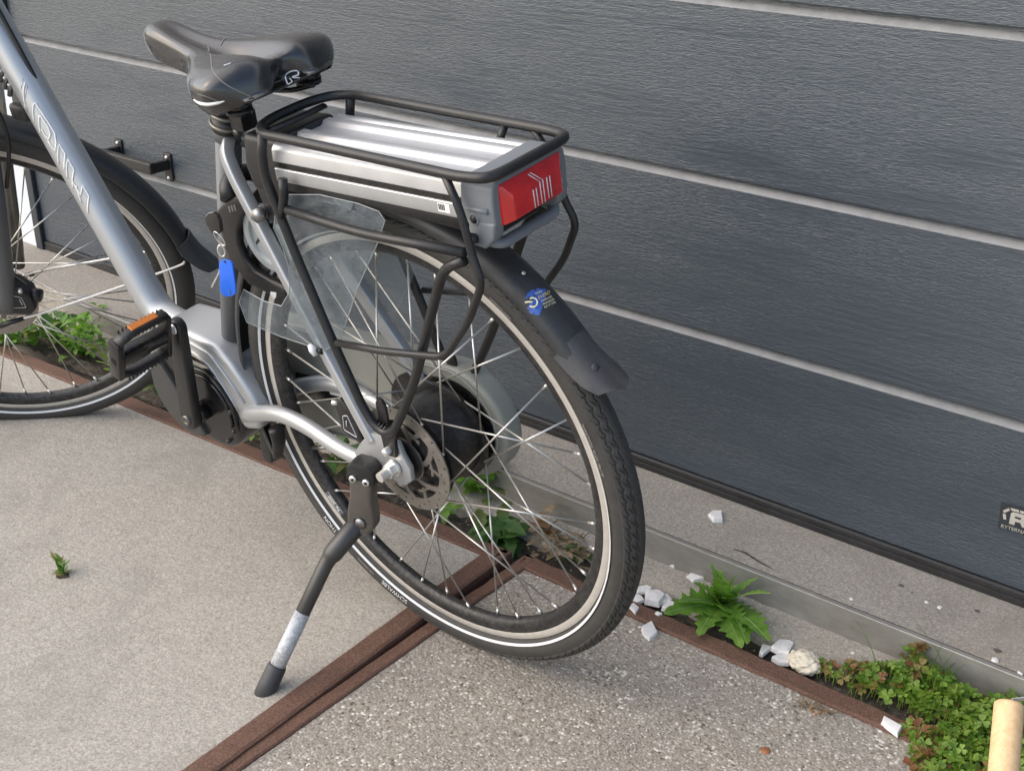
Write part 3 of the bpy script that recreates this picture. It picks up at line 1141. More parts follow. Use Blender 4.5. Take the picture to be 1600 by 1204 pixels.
half = [(.0605, .3855), (.0620, .3890), (.0620, .4035), (.0590, .4045), (.0590, .4115), (.0620, .4125), (.0605, .4270), (.0550, .4335), (.0490, .4350),
        (.0455, .4300), (.0220, .4285), (.0170, .4345), (.0060, .4345), (.0010, .4285)]
prof = half + [(-y, z) for y, z in half[::-1][:2]]
prof = [(.0605, .3855), (.0620, .3890), (.0620, .4035), (.0590, .4045), (.0590, .4115), (.0620, .4125), (.0605, .4275), (.0560, .4335), (.0480, .4350),
        (.0440, .4305), (.0190, .4290), (.0150, .4345), (.0040, .4345), (-.0005, .4290), (-.0240, .4290), (-.0285, .4345), (-.0395, .4345), (-.0440, .4305), (-.0480, .4340), (-.0560, .4335),
        (-.0605, .4275), (-.0620, .4125), (-.0590, .4115), (-.0590, .4045), (-.0620, .4035), (-.0620, .3890), (-.0605, .3855)]
batt = B('battery', bev(*extr(prof, .132, -.186), w=.0008, seg=1), 'alu', None, True, 28, True)
for s in (1, -1):
    B('side_groove', extr([(.0585 * s, .4045), (.0602 * s, .4045), (.0602 * s, .4115), (.0585 * s, .4115)], .131, -.1865), 'gloss_black', batt, False, None, True)
B('base', bev(*extr([(.058, .3725), (.0600, .3852), (-.0600, .3852), (-.058, .3725)], .132, -.182), w=.002), 'plastic', batt, True, 40, True)
# rating label
lb = [(-.165, .3905), (-.147, .3905), (-.147, .4015), (-.165, .4015)]
V = [(x, .0623, z + bz(x)) for x, z in lb]
lab = B('rating_label', (V, [(0, 1, 2, 3)]), 'white', batt, False)
for k in range(4):
    a = -.1485 - k * .0025
    B('print_mark', ([(a, .0626, .393 + bz(a)), (a - .0015, .0626, .393 + bz(a)), (a - .0015, .0626, .400 + bz(a)), (a, .0626, .400 + bz(a))], [(0, 1, 2, 3)]), 'plastic', batt, False)
# front connector block
fr = B('connector_block', bev(*extr([(.050, .360), (.056, .395), (.050, .436), (-.050, .436), (-.056, .395), (-.050, .360)], .200, .133), w=.008, seg=3), 'plastic', batt, True, 40, True)
B('connector_block', bev(*prism([(.205, .39), (.19, .40), (.135, .382), (.150, .335), (.185, .300), (.205, .305), (.215, .35)], -.030, .036), w=.006, seg=2), 'plastic', batt, True, 40, True)
B('connector_lip', tube(rounded([(.146, .050, .445), (.140, 0, .4465), (.146, -.046, .445)], .05, 6), .006, 10, flat=.6), 'plastic', batt)
# grey end cap
capp = [(.064, .384), (.0655, .400), (.0655, .4145), (.0635, .4290), (.0565, .4365), (-.0565, .4365), (-.0635, .4290), (-.0655, .4145), (-.0655, .400), (-.064, .384)]
V, F = [], []
stn = [(-.1865, 1.0, 0), (-.219, 1.0, 0), (-.2315, .975, -.001)]
m = len(capp)
for x, k, dz in stn:
    for y, z in capp:
        V.append((x, y * k, z + dz + bz(x)))
F = [tuple(range(m)), tuple(range((len(stn) - 1) * m, len(stn) * m))[::-1]]
for i in range(len(stn) - 1):
    for k in range(m):
        F.append((i * m + k, (i + 1) * m + k, (i + 1) * m + (k + 1) % m, i * m + (k + 1) % m))
cap = B('end_cap', bev(V, F, w=.003, seg=3), 'cap', batt, True, 35, True)
# lower lip of the cap on both sides and its carrying handle
for s in (1, -1):
    poly = [(-.192, .398), (-.232, .400), (-.228, .380), (-.214, .366), (-.196, .368)]
    B('cap_side', bev(*prism([(x, z + .010) for x, z in poly], .047 * s, .0652 * s), w=.0035, seg=3), 'cap', batt, True, 40, True)
B('carry_handle', tube(rounded([(-.205, .058, .385), (-.222, .048, .377), (-.224, -.048, .377), (-.205, -.058, .385)], .014, 6), .007, 14, flat=.8), 'cap', batt)
B('lock_hole', tube([(-.203, .0650, .410), (-.203, .0661, .410)], .0052, 18), 'plastic', batt)
B('lock_ring', lathe([(.0050, .0), (.0050, .0012), (.0066, .0012), (.0072, 0)], 20, 'y', (-.203, .0650, .410)), 'cap', batt)
B('latch_ridge', tube([(-.192, .0655, .4215), (-.2245, .0650, .4235)], [.0015, .003, .0035], 10), 'cap', batt)
# red rear light: faceted lens
tl = B('tail_light', bev(*(lambda q: (q, [(0, 1, 5, 4), (1, 2, 6, 5), (2, 3, 7, 6), (3, 0, 4, 7), (0, 3, 2, 1), (4, 5, 9, 8), (5, 6, 10, 9), (6, 7, 11, 10), (7, 4, 8, 11), (8, 9, 10, 11)]))(
    [(-.2255, .053, .4035), (-.2255, -.053, .4035), (-.2255, -.0535, .4505), (-.2255, .0535, .4505),
     (-.2350, .0525, .4040), (-.2350, -.0525, .4040), (-.2325, -.053, .4505), (-.2325, .053, .4505),
     (-.2425, .040, .4075), (-.2425, -.040, .4075), (-.2410, -.040, .4365), (-.2410, .040, .4365)]), w=.0025, seg=2), 'lens', batt, True, 30, True)
for y, z0, z1 in ((.006, .409, .430), (-.006, .409, .435), (-.018, .411, .435)):
    geo = []
    for dy in (-.0026, .0026):
        geo.append(tube([(-.2430, y + dy, z0), (-.2418, y + dy, z1)], .00065, 6))
    if y == -.006:
        geo.append(tube([(-.2418, y - .0026, z1), (-.2360, y + .010, .4470)], .0006, 6))
        geo.append(tube([(-.2418, y + .0026, z1), (-.2362, y + .014, .4466)], .0006, 6))
    B('light_guide', join(*geo), 'stripe', batt)
B('screw', lathe([(0, .004), (.003, .0035), (.0045, .001), (.0045, -.004)], 14, 'y', (-.186, .056, .389)), 'chrome', batt)


# ---- wheels
def tyre_geo(nt_, tread, rout=.3565):
    R0, rm = .3337, .0228
    ph = np.concatenate([np.linspace(-146, -72, 9, endpoint=False), np.linspace(-72, 72, 45 if tread else 17), np.linspace(72, 146, 9)[1:] if False else np.linspace(72, 146, 10)[1:]])
    ph = np.radians(ph)
    th = np.linspace(0, 2 * math.pi, nt_, endpoint=False)
    TH, PH = np.meshgrid(th, ph, indexing='ij')
    s = TH * .356
    a = np.abs(np.degrees(PH))
    d = np.zeros_like(TH)
    if tread:
        pitch = 2 * math.pi * .356 / 120
        sg = np.sign(PH)
        f1 = ((s / pitch + a / 34 + .25 * sg) % 1)
        g1 = (f1 < .13) & (a > 8) & (a < 64)
        zz = np.abs(((s / pitch + .25 * sg) % 1) - .5) * 2
        g2 = (np.abs(a - (13 + 8 * zz)) < 2.6) | (np.abs(a - (39 + 9 * zz)) < 2.4)
        d = np.where(g1 | g2, -.0019, 0)
        d = np.where(a > 64, -.0016, d)
    rr = rm + d
    rad = R0 + rr * np.cos(PH) * np.where(np.abs(PH) > math.pi / 2, .92, 1.0)
    yy = rr * np.sin(PH)
    V = np.stack([rad * np.cos(TH), yy, rad * np.sin(TH)], -1).reshape(-1, 3)
    m = len(ph)
    i = np.arange(nt_)[:, None]
    j = np.arange(m - 1)[None]
    F = np.stack([i * m + j, i * m + j + 1, ((i + 1) % nt_) * m + j + 1, ((i + 1) % nt_) * m + j], -1).reshape(-1, 4)
    return V, F


def ring_on_tyre(r0, r1, side, off=.0005, seg=128):
    R0, rm = .3337, .0228 + off
    prof = []
    for r in np.linspace(r0, r1, 4):
        c = (r - R0) / (rm * (.92 if r < R0 else 1))
        prof.append((r, side * rm * math.sqrt(max(0, 1 - c * c))))
    return lathe(prof, seg)


def polar_plate(mask, r0, r1, nr, nt_, y, th):
    rs = np.linspace(r0, r1, nr + 1)
    ts = np.linspace(0, 2 * math.pi, nt_ + 1)
    rc, tc = (rs[1:] + rs[:-1]) / 2, (ts[1:] + ts[:-1]) / 2
    K = mask(rc[:, None], tc[None])
    idx = {}
    V, F = [], []

    def vid(i, j, k):
        j %= nt_
        if (i, j, k) not in idx:
            idx[(i, j, k)] = len(V)
            V.append((rs[i] * math.cos(ts[j]), y + (th if k else 0), rs[i] * math.sin(ts[j])))
        return idx[(i, j, k)]
    for i in range(nr):
        for j in range(nt_):
            if not K[i, j]:
                continue
            F.append([vid(i, j, 1), vid(i, j + 1, 1), vid(i + 1, j + 1, 1), vid(i + 1, j, 1)][::-1])
            F.append([vid(i, j, 0), vid(i, j + 1, 0), vid(i + 1, j + 1, 0), vid(i + 1, j, 0)])
            for di, dj, A, Bq in ((-1, 0, (i, j), (i, j + 1)), (1, 0, (i + 1, j), (i + 1, j + 1)), (0, -1, (i, j), (i + 1, j)), (0, 1, (i, j + 1), (i + 1, j + 1))):
                ii, jj = i + di, (j + dj) % nt_
                if ii < 0 or ii >= nr or not K[ii, jj]:
                    F.append([vid(*A, 0), vid(*Bq, 0), vid(*Bq, 1), vid(*A, 1)])
    return V, F


def disc_mask(r, t):
    deg = np.degrees(t)
    ring = r > .0625
    holes = np.zeros(np.broadcast(r, t).shape, bool)
    for k in range(36):
        rr = (.0668, .0712, .0756)[k % 3]
        tt = math.radians(k * 10)
        dt_ = (t - tt + math.pi) % (2 * math.pi) - math.pi
        holes |= (np.hypot((r - rr), dt_ * rr) < .0017)
    sw = ((deg + (r - .02) * 900) % 60) / 60
    arm = (sw < .20)
    sw2 = ((deg - (r - .02) * 500 + 20) % 60) / 60
    arm2 = (sw2 < .10) & (r > .045)
    inner = r < .0325
    midr = (r > .0475) & (r < .0520) & (sw < .62)
    return (ring & ~holes) | ((arm | arm2 | inner | midr) & (r <= .0635)) & (r > .019)


def build_wheel(mat, steer, tread, phase, big_hub):
    rimprof = [(.3168, -.0118), (.3168, -.0095), (.3120, -.0092), (.3120, .0092), (.3168, .0095), (.3168, .0118), (.3060, .0118), (.3000, .0112), (.2930, .0085), (.2885, .0040),
               (.2880, 0), (.2885, -.0040), (.2930, -.0085), (.3000, -.0112), (.3060, -.0118)]
    w = mk('wheel', *lathe(rimprof, 144, closed=True), 'rim', bike, True, 40)
    fixn(w)
    w.matrix_basis = mat

    def W(name, geo, m_, smooth=True, autos=None, fix=False):
        o = mk(name, geo[0], geo[1], m_, w, smooth, autos)
        return fixn(o) if fix else o
    for s in (1, -1):
        W('brake_track', lathe([(.3064, .01195 * s), (.3070, .0123 * s), (.3160, .0123 * s), (.3168, .0119 * s)], 144), 'track', True, 40, True)
        W('reflective_stripe', ring_on_tyre(.3203, .3236, s), 'stripe')
    W('tyre', tyre_geo(1440 if tread else 360, tread), 'rubber', True, 50 if tread else None, True)
    # hub
    if big_hub:
        hp = [(.010, -.058), (.030, -.058), (.032, -.046), (.060, -.045), (.068, -.043), (.0745, -.040), (.0755, -.037), (.0755, -.034), (.0725, -.0325), (.0660, -.032), (.0650, -.026), (.0650, -.012), (.0644, -.011),
              (.0640, .006), (.0630, .026), (.070, .028), (.0735, .0295), (.0735, .0325), (.071, .034), (.055, .036), (.040, .0385), (.028, .0405), (.022, .046), (.014, .056), (.009, .058)]
        hub = W('hub', lathe(hp, 72), 'hub', True, 35, True)
        fl, fr_, rl = .0335, -.037, .0705
        W('axle', join(tube([(0, -.088, 0), (0, .094, 0)], .0052, 16), tube([(0, .068, 0), (0, .0715, 0)], .0125, 24), tube([(0, .0715, 0), (0, .0815, 0)], .0105, 6), tube([(0, .0815, 0), (0, .0965, 0)], [.0075, .0075, .0070], 20), tube([(0, -.080, 0), (0, -.068, 0)], .0105, 6)), 'chrome', True, 35)
        W('brake_disc', polar_plate(disc_mask, .019, .080, 30, 360, .0445, .002), 'disc', False)
        W('disc_carrier', lathe([(.012, .043), (.031, .043), (.031, .0475), (.026, .049), (.016, .0505), (.012, .0505)], 40), 'plastic', True, 35, True)
    else:
        hp = [(.006, -.05), (.012, -.05), (.014, -.033), (.029, -.032), (.030, -.029), (.017, -.027), (.016, 0), (.017, .024), (.032, .026), (.033, .030), (.024, .032), (.022, .042), (.010, .05), (.006, .05)]
        hub = W('hub', lathe(hp, 48), 'hub', True, 35, True)
        fl, fr_, rl = .028, -.0305, .028
        W('axle', join(tube([(0, -.075, 0), (0, .078, 0)], .005, 14), tube([(0, .066, 0), (0, .076, 0)], .0095, 6)), 'chrome', True, 35)
        W('brake_disc', polar_plate(disc_mask, .019, .080, 30, 360, .0425, .002), 'disc', False)
    # spokes: shared mesh, unit length along z
    V, F = tube([(0, 0, 0), (0, 0, .94)], .0013, 6)
    V2, F2 = tube([(0, 0, .935), (0, 0, .96), (0, 0, 1.0)], [.0016, .0022, .0022], 6)
    V3, F3 = tube([(0, 0, -.012), (0, 0, .002)], .0020, 6)
    sv, sf = join((V, F), (V2, F2), (V3, F3))
    me = None
    for i in range(36):
        th = math.radians(phase + 10 * i)
        left = i % 2 == 0
        j = (i // 2) % 2
        dl = math.radians((54 if big_hub else 74) * (1 if j else -1))
        ha = th + dl
        a = Vector((rl * math.cos(ha), (fl if left else fr_) + (.002 if j else -.002), rl * math.sin(ha)))
        b_ = Vector((.2935 * math.cos(th), .002 * (1 if left else -1), .2935 * math.sin(th)))
        if me is None:
            o = mk('spoke', sv, sf, 'chrome', w)
            me = o.data
        else:
            o = bpy.data.objects.new('spoke', me)
            COL.objects.link(o)
            o.parent = w
        q = (b_ - a).to_track_quat('Z', 'Y')
        o.matrix_basis = Matrix.Translation(a) @ q.to_matrix().to_4x4() @ Matrix.Diagonal((1, 1, (b_ - a).length, 1))
    return w


rear = build_wheel(Matrix.Translation((0, 0, ZO)), 0, True, 2.8, True)
rear['label'] = 'rear wheel with black hub, brake disc and reflective tyre stripe'
fmat = Matrix(((FM[0][0], FM[1][0], FM[2][0], FC[0]), (FM[0][1], FM[1][1], FM[2][1], FC[1]), (FM[0][2], FM[1][2], FM[2][2], FC[2] + ZO), (0, 0, 0, 1)))
front = build_wheel(fmat, 0, False, 2.5, False)
front['label'] = 'front wheel turned to the left, cut by the picture edge'


def tyre_text(s, size, a0, r0, mat='faint', name='lettering', yfun=None):
    V, F = text_geo(s, size)
    R0, rm = .3337, .0233
    out = []
    for x, y, _ in V:
        r = r0 + y
        a = math.radians(a0) + x / r0
        if yfun is None:
            c = (r - R0) / (rm * (.92 if r < R0 else 1.0))
            yy = rm * math.sqrt(max(0, 1 - c * c))
        else:
            yy = yfun(r)
        out.append((r * math.cos(a), yy, r * math.sin(a)))
    return mk(name, out, F, mat, rear, False)


tyre_text('SCHWALBE', .0105, -75.5, .3265, 'stripe')
tyre_text('THE ORIGINAL', .0055, -63.0, .3285)
tyre_text('MARATHON', .0105, -52.5, .3265, 'stripe')
for k, t in enumerate(('MARATHON  40-622  28x1.50', 'GREENGUARD', 'ENERGIZER  1.50-5.0 BAR', 'REFLEX')):
    tyre_text(t, .0055, 178 - 0 - 32 * k - 25, .3300)
# rim decal
V, F = [], []
for a in np.linspace(math.radians(-44.5), math.radians(-36.5), 9):
    for r, y in ((.2955, .0101), (.3050, .0121)):
        V.append((r * math.cos(a), y, r * math.sin(a)))
F = [(2 * i, 2 * i + 1, 2 * i + 3, 2 * i + 2) for i in range(8)]
mk('rim_decal', V, F, 'greyprint', rear, True)
tyre_text('7w 2000', .0085, -43.5, .2972, 'white', yfun=lambda r: .0101 + (r - .2955) / .0095 * .0020 + .0004)
# valve
mk('valve', *tube([(.288 * math.cos(math.radians(-22.5)), 0, .288 * math.sin(math.radians(-22.5))), (.250 * math.cos(math.radians(-22.5)), 0, .250 * math.sin(math.radians(-22.5)))], [.0035, .0035, .003], 10), 'steel_dark', rear)


# ---- mudguards
def mudguard_geo(a0, a1, rc=.378, n=70, hw=.0265):
    prof = [(-hw - .0005, -.0185), (-hw, -.0155), (-hw * .93, -.0095), (-hw * .75, -.0035), (-hw * .45, -.0004), (0, .0005), (hw * .45, -.0004), (hw * .75, -.0035), (hw * .93, -.0095), (hw, -.0155), (hw + .0005, -.0185)]
    inn = [(y * .95, h - .0016) for y, h in prof[::-1]]
    pr = prof + inn
    m = len(pr)
    V, F = [], []
    for a in np.radians(np.linspace(a0, a1, n)):
        for y, h in pr:
            V.append(((rc + h) * math.cos(a), y, (rc + h) * math.sin(a)))
    for i in range(n - 1):
        for k in range(m):
            F.append((i * m + k, i * m + (k + 1) % m, (i + 1) * m + (k + 1) % m, (i + 1) * m + k))
    F.append(tuple(range(m)))
    F.append(tuple((n - 1) * m + k for k in range(m))[::-1])
    return V, F


mg = B('mudguard', mudguard_geo(-22, 144), 'mudguard', None, True, 60, True)
MGV, MGF = mudguard_geo(60, 150)
MGB = BVHTree.FromPolygons([Vector(map(float, v)) for v in MGV], MGF)


def flap_geo(a0, base_r=.3802, L=.064, out=.013):
    """rubber flap: starts around the mudguard and runs off along the tangent, widening"""
    a = math.radians(a0)
    e = np.array([math.cos(a), 0, math.sin(a)])
    t = np.array([-math.sin(a), 0, math.cos(a)])
    V, F = [], []
    stn = np.linspace(0, 1, 10)
    prof_n = 17
    for s in stn:
        hw = .0290 + .004 * s - .012 * max(0, s - .75) * 4 * .5
        dep = .0245 - .010 * s
        for lay in (0, 1):
            for k in range(prof_n):
                u = -1 + 2 * k / (prof_n - 1)
                y = u * hw * (1 - .05 * lay)
                h = -dep * abs(u) ** 3.2 - .0022 * lay
                edge = .010 * (1 - u * u) * (s > .99)
                start = .007 * (1 - abs(u) ** 2) * (1 - s) ** 3 * -1
                pos = e * (base_r + h + out * s * s) + t * (L * s + start + .012 * (1 - abs(u)) * s)
                V.append((pos[0], y, pos[2]))
    m = 2 * prof_n
    for i in range(len(stn) - 1):
        for k in range(prof_n - 1):
            F.append((i * m + k, i * m + k + 1, (i + 1) * m + k + 1, (i + 1) * m + k))
            F.append((i * m + prof_n + k, (i + 1) * m + prof_n + k, (i + 1) * m + prof_n + k + 1, i * m + prof_n + k + 1))
        for k in (0, prof_n - 1):
            F.append((i * m + k, (i + 1) * m + k, (i + 1) * m + prof_n + k, i * m + prof_n + k))
    for i in (0, len(stn) - 1):
        for k in range(prof_n - 1):
            F.append((i * m + k, i * m + k + 1, i * m + prof_n + k + 1, i * m + prof_n + k))
    return V, F


fl_ = B('mud_flap', flap_geo(138.5), 'flap', mg, True, 60, True)
p_ = hit(BVHTree.FromPolygons([Vector(map(float, v)) for v in flap_geo(138.5)[0]], flap_geo(138.5)[1]), 931, 574, .0)
if p_ is not None:
    e = np.array([p_[0], 0, p_[2]])
    e /= np.linalg.norm(e)
    B('flap_rivet', tube([p_ - e * .002, p_ + e * .0012], [.0058, .0062, .005], 18), 'flap', mg)
p_ = hit(MGB, 818, 427, 0)
if p_ is not None:
    e = np.array([p_[0], 0, p_[2]])
    e /= np.linalg.norm(e)
    B('mounting_hole', tube([p_ - e * .001, p_ + e * .0006], .0045, 16), 'gloss_black', mg)
    B('rivet', tube([p_ + e * .0005, p_ + e * .0012], .0026, 12), 'chrome', mg)
# dealer sticker on the mudguard: blue brush strokes, power sign, yellow lines of writing


def decal_patch(poly_px, mat, off, name='sticker'):
    pts = [hit(MGB, x, y, off) for x, y in poly_px]
    if any(p is None for p in pts):
        return
    B(name, (pts, [tuple(range(len(pts)))]), mat, mg, False)


# frame of the sticker on the guard surface, from four photo points
def mgp(px, py, off=.0006):
    return hit(MGB, px, py, off)


for (a, b_, w_) in (((824, 461), (834, 453), 3.5), ((829, 464), (842, 451), 4), ((826, 483), (846, 452), 5), ((829, 489), (850, 455), 6), ((836, 491), (851, 462), 5), ((840, 492), (846, 478), 4), ((822, 466), (829, 459), 3), ((843, 456), (852, 452), 5)):
    P = []
    for t in np.linspace(0, 1, 5):
        x, y = a[0] + (b_[0] - a[0]) * t, a[1] + (b_[1] - a[1]) * t
        l, r_ = mgp(x - w_ / 2, y - w_ / 3, .0005), mgp(x + w_ / 2, y + w_ / 3, .0005)
        if l is None or r_ is None:
            P = []
            break
        P.append((l, r_))
    if P:
        V = [q for pr_ in P for q in pr_]
        B('sticker_stroke', (V, [(2 * i, 2 * i + 1, 2 * i + 3, 2 * i + 2) for i in range(4)]), 'blue_print', mg, False)
add_line('sticker_ring', [(828, 467), (832, 465.3), (837, 467), (839.6, 471.5), (838, 477), (833, 479.5), (828, 478)], .0011, 'yellow_pale', mg, MGB)
add_line('sticker_ring', [(820.5, 472.5), (826, 471.6), (832, 471.8)], .0011, 'yellow_pale', mg, MGB)
for s, x0, y0, x1, y1, hh, m_ in (('VAN', 836, 461.5, 846.5, 457, 4.5, 'yellow_pale'), ('EVERD', 841, 468.5, 859, 459, 6.5, 'yellow'), ('TWEEWIEL', 845, 473, 863, 464.5, 3.6, 'yellow_pale'),
                                  ('FRANEKER', 848, 477.5, 866, 469, 3.6, 'yellow_pale'), ('0517-396', 850.5, 482, 868, 473.5, 3.6, 'yellow_pale')):
    V, F = text_geo(s, 1.0)
    wd = V[:, 0].max()
    out = []
    ok = True
    ux, uy = (x1 - x0) / wd, (y1 - y0) / wd
    nx, ny = 2.0, -hh * 1.25
    for x, y, _ in V:
        p_ = mgp(x0 + ux * x - nx * y * .6, y0 + uy * x + ny * y, .0007)
        if p_ is None:
            ok = False
            break
        out.append(p_)
    if ok:
        B('sticker_text', (out, F), m_, mg, False)

# front mudguard, built in the wheel frame
fg = mk('mudguard', *mudguard_geo(20, 168, .374, 60, .0245), 'mudguard', bike, True, 60)
fixn(fg)
fg.matrix_basis = fmat
ff = mk('mud_flap', *flap_geo(164, L=.072, out=.02), 'flap', fg, True, 60)
fixn(ff)
for s in (1, -1):
    st_ = spline([(-.045, .062 * s, -.028), (-.10, .060 * s, -.012), (-.22, .045 * s, .022), (-.335, .031 * s, .058), (-.352, .030 * s, .069)], 6)
    mk('mudguard_stay', *tube(st_, .0024, 8), 'chrome', fg)
    mk('stay_sleeve', *tube([(-.008, .064 * s, -.040), (-.052, .062 * s, -.026)], [.006, .0045, .0042], 10), 'plastic', fg)

# ---- fork
stax = np.array([-.342, 0, .94])
fw = FM[0]
fork_geo = []
ca = FC - fw * .030 + stax * .455
fork = B('fork_crown', tube([ca + FM[1] * .075, ca - FM[1] * .075], .022, 20, flat=.8), 'silver_dark')
B('steerer', tube([ca, ca + stax * .16], .016, 16), 'silver_dark', fork)
for s in (1, -1):
    a = FC + FM[1] * .061 * s - fw * .030
    path = [a - stax * .005, a + stax * .05, a + stax * .2, a + stax * .33]
    lg_ = B('fork_leg', tube(path, [.014, .018, .0215, .0225] if s > 0 else [.011, .0125, .013, .0135], 24), 'silver_dark' if s > 0 else 'gun')
    B('stanchion', tube([a + stax * .32, a + stax * .44], .014, 20), 'chrome', lg_)
    B('dropout', tube([a - stax * .0, FC + FM[1] * .061 * s - stax * .004], .0125, 16, flat=.7), 'silver_dark', lg_)
# stripe decal on the left fork leg
a = FC + FM[1] * .061 - fw * .030
# front caliper
cpos = FC + FM[1] * .046 - fw * .052
cm = Matrix(((FM[0][0], FM[1][0], FM[2][0], cpos[0]), (FM[0][1], FM[1][1], FM[2][1], cpos[1]), (FM[0][2], FM[1][2], FM[2][2], cpos[2] + ZO), (0, 0, 0, 1)))
V, F = bev(*prism([(.020, -.010), (.030, .030), (.018, .060), (-.006, .052), (-.026, .030), (-.030, .0), (-.016, -.016)], -.020, .022), w=.006, seg=3)
fcal = mk('brake_caliper', V, F, 'plastic', bike, True, 40)
fixn(fcal)
fcal.matrix_basis = cm
tri = [(.012, .0225, .038), (-.010, .0225, .030), (-.013, .0225, .006), (.010, .0225, .006)]
mk('caliper_outline', *tube(rounded(tri, .002, 3, True), .0005, 5, True), 'stripe', fcal)
mk('caliper_outline', *tube([(-.006, .0225, .026), (-.008, .0225, .012)], .0007, 5), 'stripe', fcal)
mk('caliper_knob', *tube([(-.024, .004, .022), (-.040, .008, .020)], .012, 16), 'plastic', fcal)
mk('caliper_bolt', *tube([(-.010, .018, .045), (-.013, .026, .047)], .004, 6), 'chrome', fcal)

# ---- brake caliper at the rear
poly = [(.066, .008), (.070, .040), (.084, .064), (.098, .074), (.112, .060), (.108, .040), (.106, .016), (.090, .010)]
rc_ = B('brake_caliper', bev(*prism(poly, .034, .062), w=.004, seg=3), 'plastic', None, True, 40, True)
tri = [(.074, .0623, .018), (.099, .0623, .022), (.096, .0623, .046), (.086, .0623, .050)]
B('caliper_outline', tube(rounded(tri, .002, 3, True), .0006, 5, True), 'stripe', rc_)
B('caliper_outline', tube([(.092, .0625, .030), (.090, .0625, .040)], .0008, 5), 'stripe', rc_)
B('hose_bolt', tube([(.104, .058, .062), (.112, .064, .064)], .0035, 10), 'chrome', rc_)

# ---- frame lock
TH = math.radians(43.5)
er = np.array([math.cos(TH), 0, math.sin(TH)])
et = np.array([-math.sin(TH), 0, math.cos(TH)])


def lockpt(u, v, w):
    q = er * v + et * w
    return (q[0], u, q[2])


def band(outer, inner, w0, w1, bw=.004):
    m = len(outer)
    V, F = [], []
    for w in (w0, w1):
        for (u, v) in outer + inner[::-1]:
            V.append(lockpt(u, v, w))
    n = 2 * m
    for i in range(m - 1):
        F.append((i, i + 1, n - 2 - i, n - 1 - i))
        F.append((n + i, 2 * n - 1 - i, 2 * n - 2 - i, n + i + 1))
    for i in range(n):
        j = (i + 1) % n
        F.append((i, n + i, n + j, j))
    return bev(V, F, w=bw, seg=3)


lo_px = [(372, 304), (350, 316), (331, 337), (336, 352), (346, 366), (352, 390), (364, 415), (388, 444), (418, 459), (437, 467), (448, 463)]
li_px = [(392, 318), (384, 326), (377, 344), (372, 362), (373, 382), (381, 404), (397, 424), (420, 437), (432, 442), (440, 446), (447, 452)]
V, F = [], []
n_ = len(lo_px)
for w in (.024, .037):
    for x, y in lo_px + li_px[::-1]:
        q = bp(x, y, .036)
        V.append((q[0], w, q[2]))
m = 2 * n_
for i in range(n_ - 1):
    F.append((i, i + 1, m - 2 - i, m - 1 - i))
    F.append((m + i, 2 * m - 1 - i, 2 * m - 2 - i, m + i + 1))
for i in range(m):
    F.append((i, m + i, m + (i + 1) % m, (i + 1) % m))
lock = B('frame_lock', bev(V, F, w=.006, seg=4), 'plastic', None, True, 45, True)
B('lock_arm', bev([(v[0], -v[1], v[2]) for v in V], F, w=.006, seg=4), 'plastic', lock, True, 45, True)
lc = bp(418, 374, .030)
lrp = [(.049, -.001), (.049, .003), (.046, .0045), (.038, .003), (.036, -.001), (.014, -.002), (.014, -.006), (.049, -.006)]
B('lock_plate', lathe([(r, h) for r, h in lrp], 48, 'y', (lc[0], .0275, lc[2]), True), 'lockring', lock, True, 40, True)
B('lock_hub', lathe([(0, .001), (.012, .001), (.0145, -.001), (.0145, -.006)], 24, 'y', (lc[0], .0275, lc[2])), 'steel_dark', lock, True, 40)
B('lock_bow', tube(rounded([(.283, .034, .318), (.297, .020, .338), (.297, -.020, .338), (.283, -.034, .318)], .02, 6), .012, 16), 'plastic', lock)
for k, (x, y) in enumerate(((395, 386), (402, 398), (409, 407))):
    c = bp(x, y, .0268)
    u = np.array([-.006, 0, -.001])
    B('ring_slot', tube([c - u, c + u], .0017, 8), 'gloss_black', lock)
# printed bars on the lock body
for k in range(3):
    P_ = [bp(x + 4.2 * k, y - 1.2 * k, .0375) for x, y in ((356, 322), (358.5, 322), (361, 332), (358.5, 332))]
    B('print_mark', ([(q[0], .0376, q[2]) for q in P_], [(0, 1, 2, 3)]), 'steel_dark', lock, False)
wm = [bp(x, y, .0375) for x, y in ((423, 455), (432, 457), (431, 465), (427, 467), (422, 460))]
B('warning_mark', ([(q[0], .0376, q[2]) for q in wm], [tuple(range(5))]), 'stripe', lock, False)

# ---- coat guard (left and right), clear scuffed plastic
gpx = [(432, 322), (452, 304), (500, 304), (560, 318), (592, 330), (602, 344), (591, 378), (560, 448), (531, 534), (507, 548), (440, 526), (386, 503), (374, 472), (381, 452), (412, 470), (440, 478), (453, 456), (452, 420), (443, 388), (428, 356)]
gl = [bp(x, y, .060) for x, y in gpx]
poly = [(q[0], q[2]) for q in gl]
gd_ = B('coat_guard', prism(poly, .0595, .0610), 'guard', None, False, None, True)
B('coat_guard', prism(poly, -.0595, -.0610), 'guard', None, False, None, True)
B('guard_highlight', tube([(x, .0603, z) for x, z in poly], .0007, 6, True), 'guard_highlight', gd_)  # pale outline painting a bright highlight along the clear guard's rim
B('guard_rib', tube([bp(472, 308, .0615), bp(540, 322, .0615), bp(588, 352, .0615)], .0009, 6), 'guard', gd_)
